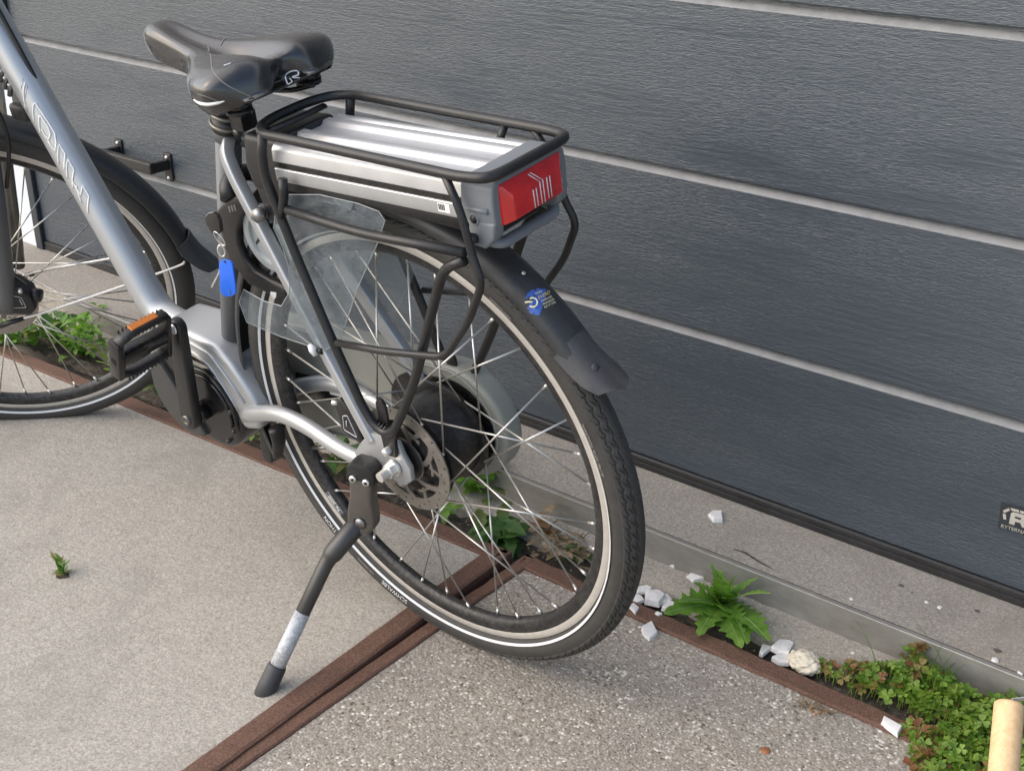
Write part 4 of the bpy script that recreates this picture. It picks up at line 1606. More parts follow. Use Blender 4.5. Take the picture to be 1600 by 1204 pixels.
# clip that holds the guard to the stay
c = bp(489, 546, .066)
B('guard_clip', tube([c + np.array([.006, 0, .006]), c, c + np.array([-.004, .001, -.008])], [.003, .006, .003], 12), 'stripe', gd_)
B('clip_pin', tube([c + np.array([-.006, -.006, -.002]), c + np.array([-.013, -.004, -.001])], .0045, 10), 'plastic', gd_)
c = bp(531, 323, .061)
tb = [(521, 312), (553, 317), (549, 328), (540, 330), (534, 326)]
B('guard_clip', prism([(bp(x, y, .062)[0], bp(x, y, .062)[2]) for x, y in tb], .0612, .0632), 'guard', gd_, False, None, True)

# ---- chain case on the right
def hull2(c0, r0, c1, r1, n=28):
    pts = [(c0[0] + r0 * math.cos(a), c0[1] + r0 * math.sin(a)) for a in np.linspace(0, 2 * math.pi, n, endpoint=False)] + \
          [(c1[0] + r1 * math.cos(a), c1[1] + r1 * math.sin(a)) for a in np.linspace(0, 2 * math.pi, n, endpoint=False)]
    pts = sorted(set(pts))

    def half(P):
        h = []
        for p in P:
            while len(h) >= 2 and (h[-1][0] - h[-2][0]) * (p[1] - h[-2][1]) - (h[-1][1] - h[-2][1]) * (p[0] - h[-2][0]) <= 0:
                h.pop()
            h.append(p)
        return h
    a, b_ = half(pts), half(pts[::-1])
    return a[:-1] + b_[:-1]


cc = [(.090 * math.cos(a), .090 * math.sin(a)) for a in np.linspace(math.radians(95), math.radians(262), 20)] + [(.20, -.118), (.40, -.152), (.47, -.150), (.52, -.11), (.525, -.02), (.50, .026), (.44, .050), (.36, .056), (.20, .072)]
case = B('chain_case', bev(*prism(cc, -.098, -.060), w=.009, seg=3), 'chaincase', None, True, 40, True)
B('case_rib', tube([(x * .93 + .01, -.0595, z * .93) for x, z in cc], .0022, 8, True), 'chaincase', case)
ccb = hull2((0, 0), .070, (.06, -.01), .070)
B('case_opening', bev(*prism(ccb, -.0598, -.057), w=.001), 'gloss_black', case, True, 40, True)
B('case_panel', bev(*prism([(.350, -.030), (.215, -.012), (.210, -.050), (.350, -.072)], -.0600, -.0570), w=.002), 'gloss_black', case, True, 40, True)
B('case_label', ([(.272, -.0562, -.024), (.222, -.0562, -.017), (.220, -.0562, -.037), (.270, -.0562, -.044)], [(0, 1, 2, 3)]), 'white', case, False)
B('label_print', ([(.246, -.0558, -.026), (.238, -.0558, -.025), (.237, -.0558, -.033), (.245, -.0558, -.034)], [(0, 1, 2, 3)]), 'plastic', case, False)

# ---- motor, cranks, pedals
BBc = (.465, -.081)
mc = (.512, -.066)
mh = hull2(mc, .074, (.452, -.070), .078, 40)
motor = B('motor', bev(*prism(mh, -.058, .046), w=.012, seg=4), 'gloss_black', None, True, 35, True)
cov = [(mc[0] + .077 * math.cos(a), mc[1] + .077 * math.sin(a)) for a in np.linspace(math.radians(50), math.radians(-120), 26)]
B('motor_cover', bev(*prism(cov, .040, .0535), w=.004, seg=3), 'cover', motor, True, 40, True)
for k, rr in enumerate((.070, .058)):
    seg_ = [(.452 + rr * math.cos(a), .047, -.070 + rr * math.sin(a)) for a in np.linspace(math.radians(70), math.radians(200), 18)]
    B('motor_rib', tube(seg_, .0045, 8, flat=.6), 'gloss_black', motor)
arc = [(.470 + .083 * math.cos(a), .040, -.066 + .083 * math.sin(a)) for a in np.linspace(math.radians(60), math.radians(165), 24)]
B('motor_rim', tube(arc, .003, 8), 'gun', motor)
for a in (170, 205, 235, 35):
    q = (.455 + .066 * math.cos(math.radians(a)), -.070 + .066 * math.sin(math.radians(a)))
    B('motor_bolt', tube([(q[0], .040, q[1]), (q[0], .052, q[1])], .004, 6), 'gloss_black', motor)
B('skid_plate', bev(*prism([(.375, -.085), (.40, -.125), (.45, -.150), (.50, -.145), (.53, -.10)], -.045, .035), w=.006), 'plastic', motor, True, 40, True)


def crank(s, d):
    e = np.array([BBc[0] + d[0], BBc[1] + d[1]])
    u = np.array(d) / np.linalg.norm(d)
    n_ = np.array([-u[1], u[0]])
    y0 = .068 * s
    y1 = .079 * s
    V, F = [], []
    L = np.linalg.norm(d)
    ring = []
    outline = []
    for a in np.linspace(90, 270, 13):
        r = .0195
        outline.append(np.array(BBc) + r * (math.cos(math.radians(a)) * u + math.sin(math.radians(a)) * n_))
    for a in np.linspace(-90, 90, 13):
        r = .0145
        outline.append(e + r * (math.cos(math.radians(a)) * u + math.sin(math.radians(a)) * n_))
    geo = bev(*prism([tuple(q) for q in outline], y0 - .002 * s, y1 + .004 * s), w=.005, seg=3)
    c_ = B('crank_arm', geo, 'black', None, True, 40, True)
    B('crank_bolt', lathe([(.0, .002 * s), (.005, .002 * s), (.006, .0035 * s), (.0085, .0035 * s), (.009, 0)], 20, 'y', (BBc[0], y1 + .004 * s, BBc[1])), 'gun', c_)
    B('crank_axle', tube([(BBc[0], y0, BBc[1]), (BBc[0], y0 - .02 * s, BBc[1])], .016, 20), 'gloss_black', c_)
    B('pedal_nut', lathe([(.0, .003 * s), (.006, .003 * s), (.0085, .001 * s), (.0085, -.004 * s)], 16, 'y', (e[0], y1 + .004 * s, e[1])), 'chrome', c_)
    return e


def pedal(e, s, tilt_deg):
    t = math.radians(tilt_deg)
    fx, fz = math.cos(t), math.sin(t)         # long axis of the cage in the x/z plane

    def Q(u, y, w):                            # u along the cage, w across it
        return (e[0] + u * fx - w * fz, y, e[1] + u * fz + w * fx)

    def qb(u0, u1, y0, y1, w0, w1, bw=.003):
        V, F = box(u0, u1, y0, y1, w0, w1)
        return bev([Q(u, y, w) for u, y, w in V], F, w=bw, seg=2)
    ys = sorted((.094 * s, .190 * s))
    p = B('pedal', join(qb(-.011, .011, ys[0], ys[1], -.011, .011, .005), qb(-.041, .041, *sorted((.094 * s, .102 * s)), -.012, .012), qb(-.034, .034, *sorted((.178 * s, .190 * s)), -.012, .012)), 'gloss_black', None, True, 40)
    for k in (-1, 1):
        a0, a1 = sorted((.048 * k, .036 * k))
        bar = [Q(.038 * k, .098 * s, 0), Q(.040 * k, .125 * s, 0), Q(.040 * k, .160 * s, 0), Q(.031 * k, .184 * s, 0)]
        V, F = tube(rounded(bar, .02, 5), .0125, 10, flat=.55)
        B('cage_bar', (V, F), 'plastic', p)
        geo = []
        for i in range(11):
            y = (.104 + .0068 * i) * s
            for w in (-.010, .010):
                q = Q(.050 * k, y, w)
                geo.append(tube([Q(.038 * k, y, w), Q(.0432 * k, y, w)], .0016, 5))
        B('grip_stud', join(*geo), 'plastic', p)
        if k * s < 0:
            continue
        V, F = box(.0430 * k, .0485 * k, *sorted((.113 * s, .160 * s)), -.006, .006)
        B('reflector', bev([Q(u, y, w) for u, y, w in V], F, w=.0008, seg=1), 'orange', p, False)
    B('pedal_axle', tube([(e[0], .080 * s, e[1]), (e[0], .100 * s, e[1])], .006, 12), 'chrome', p)


eL = crank(1, (-.034, .177))
pedal(eL, 1, 110)
eR = crank(-1, (.034, -.177))
pedal(eR, -1, 150)

# ---- kickstand
piv = np.array([.052, .094, -.091])
knee = np.array([.086, .1455, -.146])
foot = np.array([.111, .287, -.307])
kx = np.array([.045, .086, -.022])
# hinge housing: tapered plate body
w_ax = np.array([.86, .30, -.10])
w_ax /= np.linalg.norm(w_ax)
dn = (piv - kx) / np.linalg.norm(piv - kx)
w_ax = w_ax - dn * (w_ax @ dn)
w_ax /= np.linalg.norm(w_ax)
nn_ = np.cross(dn, w_ax)
if nn_[1] < 0:
    nn_ = -nn_
ks_ = B('kickstand', tube(rounded([kx + dn * .066 - nn_ * .006, knee, foot], .012, 8), [.0145, .0140, .0118, .0112, .0108, .0108], 18), 'stand')
ud = (foot - knee) / np.linalg.norm(foot - knee)
B('white_band', tube([foot - ud * .132, foot - ud * .040], [.0113, .0116, .0118, .0117, .0114], 18), 'scuff', ks_)
B('rubber_foot', tube([foot - ud * .048, foot - ud * .044, foot - ud * .02, foot + ud * .004], [.0128, .0140, .0145, .0140], 18), 'flap', ks_)
out_ = [(-.0165, -.006), (.0165, -.006), (.0165, .03), (.0200, .055)] + [(.0205 * math.cos(math.radians(a)), .070 + .0205 * math.sin(math.radians(a))) for a in np.linspace(0, 180, 13)] + [(-.0200, .055), (-.0160, .03)]
V, F = [], []
for h in (-.010, .014):
    for u, v in out_:
        V.append(kx + w_ax * u + dn * v + nn_ * h)
m = len(out_)
F = [tuple(range(m)), tuple(range(m, 2 * m))[::-1]] + [(i, m + i, m + (i + 1) % m, (i + 1) % m) for i in range(m)]
B('hinge_housing', bev(V, F, w=.005, seg=3), 'gun', ks_, True, 40, True)
pp = kx + dn * .070
B('hinge_pin', tube([pp + nn_ * .013, pp + nn_ * .0158], [.0078, .0078, .007], 20), 'steel_dark', ks_)
B('hinge_ring', tube([pp + nn_ * .0142 + .0092 * (math.cos(a) * w_ax + math.sin(a) * dn) for a in np.linspace(0, 2 * math.pi, 24, endpoint=False)], .0010, 6, True), 'gloss_black', ks_)
V = [kx + w_ax * u + dn * v + nn_ * h for h in (-.016, .014) for u, v in ((-.021, .004), (.021, .004), (.021, -.018), (.012, -.026), (-.012, -.026), (-.021, -.018))]
F = [tuple(range(6)), tuple(range(6, 12))[::-1]] + [(i, 6 + i, 6 + (i + 1) % 6, (i + 1) % 6) for i in range(6)]
B('mounting_block', bev(V, F, w=.004, seg=2), 'plastic', ks_, True, 40, True)
for k in (-1, 1):
    c = kx + w_ax * .010 * k - dn * .002 + nn_ * .0135
    B('mounting_bolt', tube([c, c + nn_ * .003], .0052, 14), 'chrome', ks_)
    B('bolt_socket', tube([c + nn_ * .0028, c + nn_ * .0034], .0028, 6), 'gloss_black', ks_)

# ---- chain tensioner / stand boot below the chain stay
B('stay_boot', tube(spline([bp(432, 668, .04), bp(436, 690, .04), bp(434, 712, .04)], 5), [.014, .012, .009], 14, flat=.7), 'plastic')

# ================================================================== KEYS hanging from the lock
kc = bp(331, 360, .066)


def bw(q):
    return np.array(q) @ BM + BC


kr = empty('key_ring', tuple(bw(bp(342, 396, .068))))
tag(kr, 'key with blue plastic tag on a ring hanging from the frame lock', 'keys')
org = bw(bp(342, 396, .068))


def K(name, geo, mat, smooth=True, autos=40, par=None):
    V = [tuple(bw(v) - org) for v in geo[0]]
    return fixn(mk(name, V, geo[1], mat, par or kr, smooth, autos))


def kpoly(pxs, y0, th, bw_=.001):
    P = [bp(x, y, y0) for x, y in pxs]
    P2 = [(p[0], p[2]) for p in P]
    return bev(*prism(P2, y0 - th / 2, y0 + th / 2), w=bw_, seg=2)


K('key_head', kpoly([(322, 340), (327, 333), (335, 331), (341, 336), (345, 345), (347, 361), (341, 366), (334, 363), (325, 350)], .0665, .006), 'plastic')
rim_ = [bp(x, y, .0665) for x, y in ((341, 366), (336, 363), (324, 345), (322, 338), (327, 333), (335, 332))]
K('key_rim', tube(rounded([tuple(q) for q in rim_], .004, 4), .0011, 8), 'steel_dark')
rc2 = bp(343, 373, .0675)
K('ring', tube([rc2 + np.array([.0085 * math.cos(a), .004 * math.sin(a), .0120 * math.sin(a)]) for a in np.linspace(0, 2 * math.pi, 28, endpoint=False)], .0008, 8, True), 'chrome')
rc3 = bp(346, 392, .0675)
K('split_ring', tube([rc3 + np.array([.0035 * math.cos(a), .003 * math.cos(a), .0085 * math.sin(a)]) for a in np.linspace(0, 2 * math.pi, 20, endpoint=False)], .0012, 8, True), 'chrome')
tg = K('tag', kpoly([(343, 411), (346, 406), (351, 405), (360, 407), (364, 412), (369, 447), (369, 458), (364, 462), (355, 463), (348, 460), (345, 454)], .071, .0028, .001), 'tag')
c = bp(351.5, 409, .0727)
K('tag_hole', tube([c, c + np.array([0, .0004, 0])], .002, 12), 'plastic', par=kr)
c = bp(358, 456, .0727)
K('tag_emboss', tube([c, c + np.array([0, .0004, 0])], .0035, 14), 'blue_print', par=kr)
K('key_blade', tube([bp(348, 412, .0665), bp(342, 428, .0665), bp(332, 448, .0665)], [.0022, .0025, .0025], 10, flat=.6), 'chrome')

# ================================================================== STONES AND LITTER
def chip(name, px, py, w, h, z, mat, label, flat=.5, seed=0, cat='stone chip', group=None):
    c = gp(px, py, z)
    dist = np.linalg.norm(c - CAMP)
    rx = w / FPX * dist / 2 * 1.12
    ry = h / FPX * dist / 2 / .55 * 1.05
    rs = np.random.default_rng(seed + int(px))
    n = int(rs.integers(4, 7))
    an = np.sort((np.arange(n) + rs.uniform(-.36, .36, n)) * 2 * math.pi / n)
    rad = rs.uniform(.80, 1.12, n)
    top = rs.uniform(.80, .98, n)
    yaw = .67
    th = flat * min(rx, ry) * .42
    tx, ty = rs.normal(0, .07, 2)
    V = []
    for lay in (0, 1):
        for k in range(n):
            r = rad[k] * (top[k] if lay else 1)
            x, y = math.cos(an[k]) * r * rx, math.sin(an[k]) * r * ry
            V.append((x * math.cos(yaw) - y * math.sin(yaw), x * math.sin(yaw) + y * math.cos(yaw), (th * rs.uniform(.75, 1.1) if lay else -.002) + (x * tx + y * ty + abs(tx) * rx + abs(ty) * ry if lay else 0)))
    cx_ = np.mean(np.array(V[n:]), 0)
    V.append((cx_[0] + rs.normal(0, .15) * rx, cx_[1] + rs.normal(0, .15) * ry, cx_[2] + th * rs.uniform(.02, .30)))
    F = [(k, (k + 1) % n, n + (k + 1) % n, n + k) for k in range(n)] + [(n + k, n + (k + 1) % n, 2 * n) for k in range(n)]
    V, F = bev(V, F, w=.0010, seg=2, ang=12)
    o = mk(name, V, F, mat, None, False)
    o.location = tuple(c)
    return tag(o, label, cat, group)


G1 = 'white stone chips along the door'
chips = [
    (1118, 807, 27, 22, .053, .35, 'square flat white stone chip lying alone on the door sill'),
    (1056, 882, 24, 10, .001, .5, 'small white chip with a reddish end against the steel sill edge'),
    (1088, 900, 31, 19, .001, .35, 'pointed flat white chip beside the serrated weed'),
    (1259, 960, 28, 12, .001, .35, 'oval white chip lying alone on the concrete strip'),
    (1004, 921, 34, 12, -.002, .6, 'long narrow white chip beside the rear tyre'),
    (1021, 935, 38, 22, -.002, .9, 'largest white chip in the heap beside the rear tyre'),
    (1037, 937, 26, 16, -.006, .7, 'rough white chip behind the largest one beside the rear tyre'),
    (1047, 949, 25, 18, -.004, .7, 'bluish white chip touching the serrated weed'),
    (996, 936, 20, 14, -.002, .7, 'small white chip tucked against the rear tyre'),
    (991, 951, 17, 17, .004, .5, 'triangular white chip on the rusty edge by the rear tyre'),
    (1014, 988, 23, 22, .0, .6, 'rough white chip lying on the aggregate slab near the rear tyre'),
    (1195, 1017, 24, 18, -.004, .7, 'bluish white chip at the left end of the heap next to the crumpled paper'),
    (1224, 1013, 34, 20, -.002, .8, 'bright angular white chip at the top of the heap next to the crumpled paper'),
    (1224, 1031, 34, 16, -.004, .6, 'flat bluish chip at the bottom of the heap next to the crumpled paper'),
    (1391, 1134, 27, 24, .005, .4, 'square white chip on the rusty edge in front of the clover'),
    (1482, 1056, 28, 27, .002, .5, 'large white chip leaning at the sill behind the clover'),
    (1501, 1068, 11, 7, .002, .4, 'tiny round white chip right of the large chip behind the clover'),
    (1331, 1020, 10, 6, .001, .4, 'tiny white chip on the concrete strip left of the clover'),
    (797, 775, 17, 13, .001, .6, 'white chip seen through the rear spokes, left of a smaller one'),
    (828, 786, 13, 8, .001, .6, 'small white chip seen through the rear spokes at the sill'),
    (777, 785, 15, 10, -.002, .6, 'greyish chip seen through the rear spokes next to the green weed'),
    (84, 501, 13, 9, .001, .6, 'pale chip behind the front spokes at the sill'),
    (71, 510, 9, 5, -.002, .6, 'small pale chip behind the front spokes above the rusty edge'),
    (142, 598, 8, 5, .007, .5, 'tiny pale chip on the slab beside the front rim'),
    (49, 521, 11, 6, -.002, .6, 'pale chip beside the front hub at the rusty edge'),
    (219, 593, 7, 5, .007, .5, 'tiny pale chip on the slab under the crank'),
    (1330, 935, 7, 4, .053, .3, 'tiny pale crumb on the sill above the clover'),
    (1448, 940, 8, 5, .053, .3, 'tiny white crumb on the sill below the door seal'),
    (1468, 948, 8, 5, .053, .3, 'tiny white crumb beside another on the sill'),
    (1110, 898, 14, 6, .002, .4, 'white sliver behind the tall leaf of the serrated weed'),
    (1030, 958, 12, 7, .004, .4, 'small white sliver on the rusty edge below the heap by the tyre'),
    (1555, 1030, 10, 6, .054, .3, 'tiny white crumb on the sill edge at the right'),
    (1594, 1051, 8, 6, .054, .3, 'tiny white crumb on the sill edge at the picture border'),
]
for i, (x, y, w, h, z, fl, lb_) in enumerate(chips):
    chip('stone_chip', x, y, w, h, z, 'stone', lb_, fl, i, group=G1)
chip('stone_chip', 1241, 1021, 26, 24, -.008, 'stone_grey', 'dark grey slate chip between the white chips and the crumpled paper', .5, 91)


# crumpled cream paper
def crumple():
    c = gp(1258, 1032, .006)
    bm_ = bmesh.new()
    bmesh.ops.create_icosphere(bm_, subdivisions=5, radius=.0215)
    rs = np.random.default_rng(5)
    fr = rs.normal(size=(14, 3)) * np.linspace(70, 230, 14)[:, None]
    ph = rs.uniform(0, 6, 14)
    for v in bm_.verts:
        p = np.array(v.co)
        d = sum(abs(math.sin(f @ p + q)) for f, q in zip(fr, ph)) / 14
        d2 = sum(max(0, 1 - abs(math.sin(f @ p * .7 + q)) * 3) for f, q in zip(fr[:7], ph)) / 7
        v.co = Vector(p * (0.70 + .62 * d - .60 * d2) * np.array([1.15, 1.0, .62]))
    V = [tuple(v.co) for v in bm_.verts]
    F = [tuple(v.index for v in f.verts) for f in bm_.faces]
    bm_.free()
    o = mk('crumpled_paper', V, F, 'paper', None, True, 18)
    o.location = (c[0], c[1], .004)
    tag(o, 'crumpled cream paper ball in the joint beside the white chips', 'paper')


crumple()
c = gp(1196, 1172, .0)
o = mk('bottle_cap', *lathe([(0, .002), (.0052, .002), (.0064, .0014), (.0068, 0)], 18, 'z'), plain('rusty_cap', (.34, .15, .07), .6, .2, .2, 80, .1), None, True, 40)
o.location = tuple(c)
tag(o, 'small flat rusty brown disc on the aggregate slab', 'bottle cap')


# wooden pole end at the picture border
def pole():
    T = CAMP + ray(1577, 1098) * 1.22
    d = CAMP + ray(1568, 1204) * 1.19 - T
    d /= np.linalg.norm(d)
    L = (T[2] - .002) / -d[2]
    bpos = T + d * L
    root = empty('wooden_pole', tuple(bpos))
    tag(root, 'pale wooden pole with a notched end and grey bracket at the lower right', 'pole')
    r = .0140
    path = [T - bpos, T + d * L * .3 - bpos, T + d * L * .7 - bpos, np.zeros(3)]
    V, F = tube([path[0] - d * -.0, path[0] + d * .0015, path[0] + d * .004] + path[1:], [r * .86, r * .97, r, r, r, r], 32)
    mk('shaft', V, F, 'wood', root, True, 50)
    rt = RC[0]
    up_ = -d
    # groove cut into the end (dark inset) and the bracket plate set in it
    q = T - bpos
    fwd = np.cross(rt, up_)
    V, F = tube([q + rt * .004 - up_ * .012 - fwd * .0, q + rt * .004 + up_ * .0008], [.0065, .0065], 20)
    mk('socket', V, F, 'steel_dark', root, True, 40)
    V = []
    for h in (0, .0015):
        for u, v in ((.0005, -.0055), (.040, -.010), (.040, .008), (.0005, .0055)):
            V.append(q + rt * u + fwd * v + up_ * (.0025 + h + .12 * (u - .001)))
    mk('bracket', *bev(V, [(0, 1, 2, 3), (7, 6, 5, 4), (0, 4, 5, 1), (1, 5, 6, 2), (2, 6, 7, 3), (3, 7, 4, 0)], w=.0005, seg=1), 'alu', root, False)


pole()

# ================================================================== PLANTS
def leaf_geo(L, W, lobes=0, depth=.0, n=12, fold=.25, curl=.6, rs=random):
    """blade along +x, midrib raised edges; lobes cut the margin; curl bends the tip down"""
    V, F = [], []
    for i in range(n + 1):
        t = i / n
        w = W * (math.sin(math.pi * min(1, t * .92 + .06)) ** .8) * (1 - .25 * t)
        if lobes:
            sw = (lobes * t) % 1
            w *= 1 - depth * (1 - min(sw / .72, (1 - sw) / .28)) * (1 if t < .95 else .3)
        if i == n:
            w = .0003
        x = L * t
        z = -curl * L * t * t * .5
        for s in (-1, 0, 1):
            V.append((x - abs(s) * w * .25, s * w, z + abs(s) * w * fold * (1 + .3 * math.sin(9 * t + s))))
    for i in range(n):
        a = i * 3
        F += [(a, a + 1, a + 4, a + 3), (a + 1, a + 2, a + 5, a + 4)]
    return V, F


def place_leaf(geo, yaw, pitch, roll, loc):
    M_ = Matrix.Translation(loc) @ Matrix.Rotation(yaw, 4, 'Z') @ Matrix.Rotation(-pitch, 4, 'Y') @ Matrix.Rotation(roll, 4, 'X')
    return [tuple(M_ @ Vector(v)) for v in geo[0]], geo[1]


def weed(name, px, py, z, label, cat, n, Lr, Wr, lobes, depth, pitch, mat, seed, stems=0, spread=.01, height=.0, tintp=.1, n_seg=14, yawr=None, tips=()):
    rs = random.Random(seed)
    c = gp(px, py, z)
    root = empty(name, tuple(c))
    tag(root, label, cat)
    for i in range(n):
        L = rs.uniform(*Lr)
        W = L * rs.uniform(*Wr)
        yaw = (2 * math.pi * i / n + rs.uniform(-.4, .4)) if yawr is None else rs.uniform(*yawr)
        h = rs.uniform(0, height)
        loc = Vector((rs.uniform(-spread, spread), rs.uniform(-spread, spread) * .7, h))
        geo = leaf_geo(L, W, rs.choice(lobes) if lobes else 0, depth * rs.uniform(.7, 1.1), n_seg, rs.uniform(.1, .45), rs.uniform(.3, 1.3))
        geo = place_leaf(geo, yaw, rs.uniform(*pitch), rs.uniform(-.4, .4), loc)
        o = mk('leaf', geo[0], geo[1], mat, root, True)
        if rs.random() < tintp:
            at = o.data.attributes.new('tint', 'FLOAT', 'POINT')
            at.data.foreach_set('value', [rs.uniform(.3, .9)] * len(o.data.vertices))
    for (tx, ty, tz, wf) in tips:
        e = Vector(gp(tx, ty, tz) - c)
        L = e.length
        yaw = math.atan2(e.y, e.x)
        geo = leaf_geo(L * 1.08, L * wf * 1.3, rs.choice(lobes), depth * rs.uniform(.75, 1.0), n_seg, rs.uniform(.15, .4), rs.uniform(.35, .6))
        geo = place_leaf(geo, yaw, math.atan2(e.z, math.hypot(e.x, e.y)) + .26, rs.uniform(-.35, .35), Vector((0, 0, .004)))
        o = mk('leaf', geo[0], geo[1], mat, root, True)
        mr = [Vector(geo[0][3 * k + 1]) + Vector((0, 0, .0006)) for k in range(0, n_seg + 1, 6)]
        mk('midrib', *tube(mr, [.0012, .0005], 5), 'midrib', o)
    for i in range(stems):
        a = rs.uniform(0, 6.28)
        e = Vector((math.cos(a) * spread * 1.5, math.sin(a) * spread, height * rs.uniform(.6, 1.1)))
        mk('stem', *tube([Vector((0, 0, -.005)), e * .5 + Vector((0, 0, height * .15)), e], [.0016, .0013, .0008], 6), mat, root)
    return root


weed('thistle_weed', 1128, 948, -.004, 'bright green weed with long serrated leaves growing beside the rusty edge', 'weed', 13, (.030, .060), (.26, .38), (7, 8), .5, (.1, 1.2), 'leaf', 3, 0, .010, .012, .0, 66, None,
     [(1110, 892, .055, .17), (1148, 908, .06, .18), (1199, 936, .065, .15), (1176, 912, .05, .16), (1172, 1003, .012, .24), (1198, 1001, .02, .22), (1145, 1008, .006, .24), (1092, 988, .01, .25), (1052, 968, .02, .26), (1066, 944, .03, .22), (1086, 924, .045, .2), (1128, 915, .07, .2)])
weed('leafy_weed', 742, 770, -.006, 'tall green weed growing behind the rear hub', 'weed', 80, (.025, .055), (.22, .34), (3, 4), .45, (.2, 1.2), 'leaf', 11, 10, .050, .095, .12)
weed('leafy_weed', 778, 836, -.006, 'dark green weed spreading over the slab corner behind the rear wheel', 'weed', 26, (.035, .065), (.24, .4), (3, 4), .35, (-.1, .6), 'leaf_dark', 12, 0, .030, .025, .15)
weed('leafy_weed', 700, 800, -.004, 'single pale leaf cluster under the brake disc', 'weed', 6, (.02, .034), (.3, .5), (2, 3), .25, (0, .6), 'leaf', 13, 0, .010, .008, .1)
weed('leafy_weed', 535, 722, -.006, 'green weed showing under the chain stay', 'weed', 26, (.025, .045), (.25, .4), (2, 3), .3, (.1, 1.0), 'leaf_dark', 14, 4, .040, .035, .2)
weed('leafy_weed', 402, 680, -.004, 'yellowish seedling below the motor bracket', 'weed', 9, (.018, .03), (.3, .45), (2, 3), .25, (.0, .7), 'leaf', 15, 0, .016, .010, .7)
weed('leafy_weed', 436, 699, -.004, 'pale sprig beside the stay boot below the chain stay', 'weed', 6, (.014, .024), (.3, .45), (2,), .2, (.1, .9), 'leaf', 16, 0, .010, .012, .5)
weed('leafy_weed', 88, 536, -.006, 'dark leafy weed behind the front spokes in the middle', 'weed', 46, (.03, .055), (.24, .38), (3, 4), .35, (.2, 1.1), 'leaf_dark', 17, 5, .046, .055, .1)
weed('leafy_weed', 130, 553, -.006, 'light green bushy weed behind the front spokes next to the pedal', 'weed', 90, (.022, .042), (.22, .36), (3, 4), .45, (.2, 1.2), 'leaf', 18, 12, .062, .070, .12)
weed('leafy_weed', 12, 543, -.006, 'green weed below the front hub at the left picture border', 'weed', 56, (.03, .055), (.22, .36), (3, 4), .4, (.2, 1.1), 'leaf', 19, 8, .060, .055, .1)
weed('leafy_weed', 195, 580, -.006, 'low green weed half hidden by the pedal', 'weed', 30, (.02, .04), (.24, .38), (3, 4), .4, (.1, 1.0), 'leaf', 33, 4, .050, .030, .15)
weed('leafy_weed', 268, 604, -.006, 'low dark weed between the front tyre and the motor', 'weed', 22, (.02, .035), (.24, .38), (2, 3), .3, (.1, .8), 'leaf_dark', 34, 3, .045, .020, .3)
weed('leafy_weed', 75, 455, .0, 'small dark weed growing on the sill behind the front hub', 'weed', 14, (.02, .038), (.26, .4), (2, 3), .3, (.2, .9), 'leaf_dark', 20, 3, .026, .025, .1)
weed('leafy_weed', 158, 515, .002, 'thin weed stem with few leaves behind the pedal', 'weed', 7, (.012, .022), (.3, .45), (2,), .2, (.2, 1.0), 'leaf', 21, 3, .012, .060, .1)
weed('withered_weed', 885, 865, -.004, 'withered brown weed behind the rear rim', 'weed', 52, (.012, .032), (.16, .4), (2, 3), .4, (-.1, .9), 'dry', 22, 9, .050, .024, .06)
weed('withered_weed', 850, 835, -.004, 'withered stalks with one orange leaf behind the rear spokes', 'weed', 14, (.018, .035), (.25, .45), (2,), .3, (0, 1.0), 'dry', 23, 6, .022, .040, .35)
weed('leafy_weed', 893, 873, -.006, 'dark green sprigs among the withered leaves behind the rear rim', 'weed', 12, (.016, .03), (.1, .2), None, 0, (.1, .9), 'leaf_dark', 24, 3, .028, .014, .1)
weed('slab_weed', 98, 897, .006, 'tiny weed growing in a hole in the concrete slab', 'weed', 26, (.008, .024), (.08, .22), None, 0, (.5, 1.45), 'grass', 25, 9, .007, .026, .3)
c = gp(98, 898, .0062)
P = [(c[0] + .013 * math.cos(a) * random.uniform(.8, 1.15), c[1] + .010 * math.sin(a) * random.uniform(.8, 1.15)) for a in np.linspace(0, 6.28, 14, endpoint=False)]
tag(mk('slab_hole', *prism(P, .0061, .0066, 'z'), 'soil', None, False), kind='structure')
weed('withered_sprig', 1262, 1106, .001, 'dry orange sprig on the rusty edge left of the clover', 'weed', 12, (.006, .013), (.10, .22), None, 0, (-.1, .5), 'dry', 27, 5, .016, .008, .3)
weed('withered_sprig', 1288, 1110, .001, 'second dry sprig nearer the clover on the rusty edge', 'weed', 10, (.006, .012), (.10, .22), None, 0, (-.1, .5), 'dry', 28, 4, .014, .008, .2)


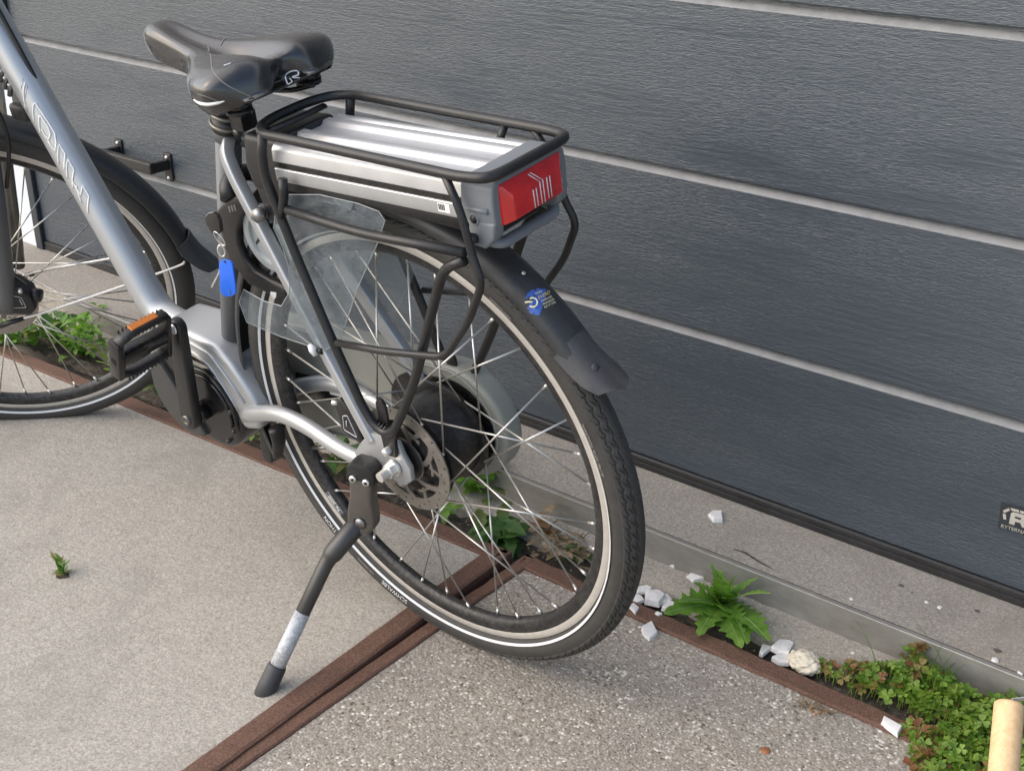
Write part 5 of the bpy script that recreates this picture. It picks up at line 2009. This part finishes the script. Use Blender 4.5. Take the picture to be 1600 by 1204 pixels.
def clover():
    rs = random.Random(31)
    V, F, T_ = [], [], []
    blobs = [(1345, 1065, .035, .030, .02, 42, .25), (1400, 1075, .055, .038, .035, 120, .10), (1450, 1085, .055, .045, .04, 150, .10), (1430, 1045, .028, .020, .05, 40, .65), (1500, 1120, .060, .050, .04, 150, .06),
             (1545, 1160, .060, .055, .04, 150, .05), (1480, 1175, .050, .040, .025, 90, .12), (1590, 1130, .050, .05, .04, 100, .06), (1440, 1150, .03, .02, .015, 36, .6), (1455, 1190, .03, .03, .012, 40, .75),
             (1290, 1048, .022, .014, .012, 26, .5), (1590, 1204, .06, .06, .04, 110, .05), (1520, 1215, .06, .05, .03, 100, .1)]
    for px, py, rx, ry, hz, n, red in blobs:
        c = gp(px, py, 0)
        for _ in range(n):
            a, r = rs.uniform(0, 6.28), math.sqrt(rs.random())
            x, y = c[0] + rx * r * math.cos(a), c[1] + ry * r * math.sin(a)
            if y > 1.545:
                y = 1.545 - rs.random() * .02
            h = hz * (1 - r * r * .85) * rs.uniform(.25, 1.05) + .003
            tint = rs.uniform(.5, 1.0) if rs.random() < red else rs.uniform(0, .12)
            yaw = rs.uniform(0, 6.28)
            Lf = rs.uniform(.0042, .0125)
            pit = rs.gauss(0, .45)
            rol = rs.gauss(0, .45)
            M_ = Matrix.Translation((x, y, h)) @ Matrix.Rotation(pit, 4, 'X') @ Matrix.Rotation(rol, 4, 'Y') @ Matrix.Rotation(yaw, 4, 'Z')
            for k in range(3):
                R_ = Matrix.Rotation(k * 2.094, 4, 'Z')
                base_i = len(V)
                sh = [(0, 0, 0), (.45, -.42, .06), (.85, -.50, .05), (1.02, -.22, .0), (.88, 0, -.02), (1.02, .22, .0), (.85, .50, .05), (.45, .42, .06)]
                for u, v, w in sh:
                    V.append(tuple(M_ @ (R_ @ Vector((u * Lf, v * Lf, w * Lf)))))
                    T_.append(tint)
                F += [(base_i, base_i + 1, base_i + 2, base_i + 3), (base_i, base_i + 3, base_i + 4), (base_i, base_i + 4, base_i + 5), (base_i, base_i + 5, base_i + 6, base_i + 7)]
            base_i = len(V)
            sx, sy = x + rs.uniform(-.008, .008), y + rs.uniform(-.008, .008)
            for (q, w) in (((x, y, h), .0005), ((sx, sy, -.01), .0006)):
                V += [(q[0] - w, q[1], q[2]), (q[0] + w, q[1], q[2])]
                T_ += [.2, .2]
            F.append((base_i, base_i + 1, base_i + 3, base_i + 2))
    o = mk('clover', V, F, 'clover', None, False)
    at = o.data.attributes.new('tint', 'FLOAT', 'POINT')
    at.data.foreach_set('value', T_)
    tag(o, 'green and reddish clover growing out of the joint at the right', 'clover', kind='stuff')
    # soil mound below the clover
    # grass blades standing in the clover
    for px, py, n, lbl, sd in ((1384, 1070, 5, 'thin grass blades at the left in the clover', 1), (1455, 1085, 9, 'arching grass blades in the middle of the clover', 2), (1470, 1060, 5, 'tall grass blades in front of the sill edge', 3)):
        r2 = random.Random(sd)
        c = gp(px, py, 0)
        root = empty('grass_tuft', tuple(c))
        tag(root, lbl, 'grass')
        for i in range(n):
            L = r2.uniform(.05, .10)
            V, F = [], []
            yaw, lean = r2.uniform(0, 6.28), r2.uniform(.1, .8)
            b_ = Vector((r2.uniform(-.012, .012), r2.uniform(-.012, .012), 0))
            for k in range(8):
                t = k / 7
                rr = L * lean * t ** 1.8
                z = L * (t - .35 * lean * t * t)
                w = .0013 * (1 - t) + .0002
                cx, cy = b_.x + rr * math.cos(yaw), b_.y + rr * math.sin(yaw)
                V += [(cx - w * .78, cy - w * .62, z), (cx + w * .78, cy + w * .62, z)]
            F = [(2 * k, 2 * k + 1, 2 * k + 3, 2 * k + 2) for k in range(7)]
            mk('blade', V, F, 'grass', root, True)


clover()

# fine debris: crumbs of stone and leaf along the joint
def debris():
    rs = random.Random(77)
    V, F = [], []
    for _ in range(520):
        x = rs.uniform(-2.7, -.2)
        y = rs.choice((rs.gauss(1.455, .018), rs.gauss(1.528, .008), rs.gauss(1.50, .02)))
        if x > -.9 and rs.random() < .4:
            y = rs.uniform(.95, 1.36)
        s = rs.uniform(.0007, .0026)
        z = .001 if y > 1.475 or y < 1.38 else -.012
        if y < 1.40 and x < -1.07:
            continue
        b_ = len(V)
        for k in range(4):
            a = k * 1.57 + rs.random()
            V.append((x + s * math.cos(a), y + s * math.sin(a), z))
        V.append((x + rs.uniform(-.3, .3) * s, y, z + s * rs.uniform(.5, 1.2)))
        F += [(b_, b_ + 1, b_ + 4), (b_ + 1, b_ + 2, b_ + 4), (b_ + 2, b_ + 3, b_ + 4), (b_ + 3, b_, b_ + 4)]
    o = mk('grit', V, F, 'kerb', None, False)
    tag(o, 'fine grit and crumbs scattered along the joint', 'grit', kind='stuff')


debris()
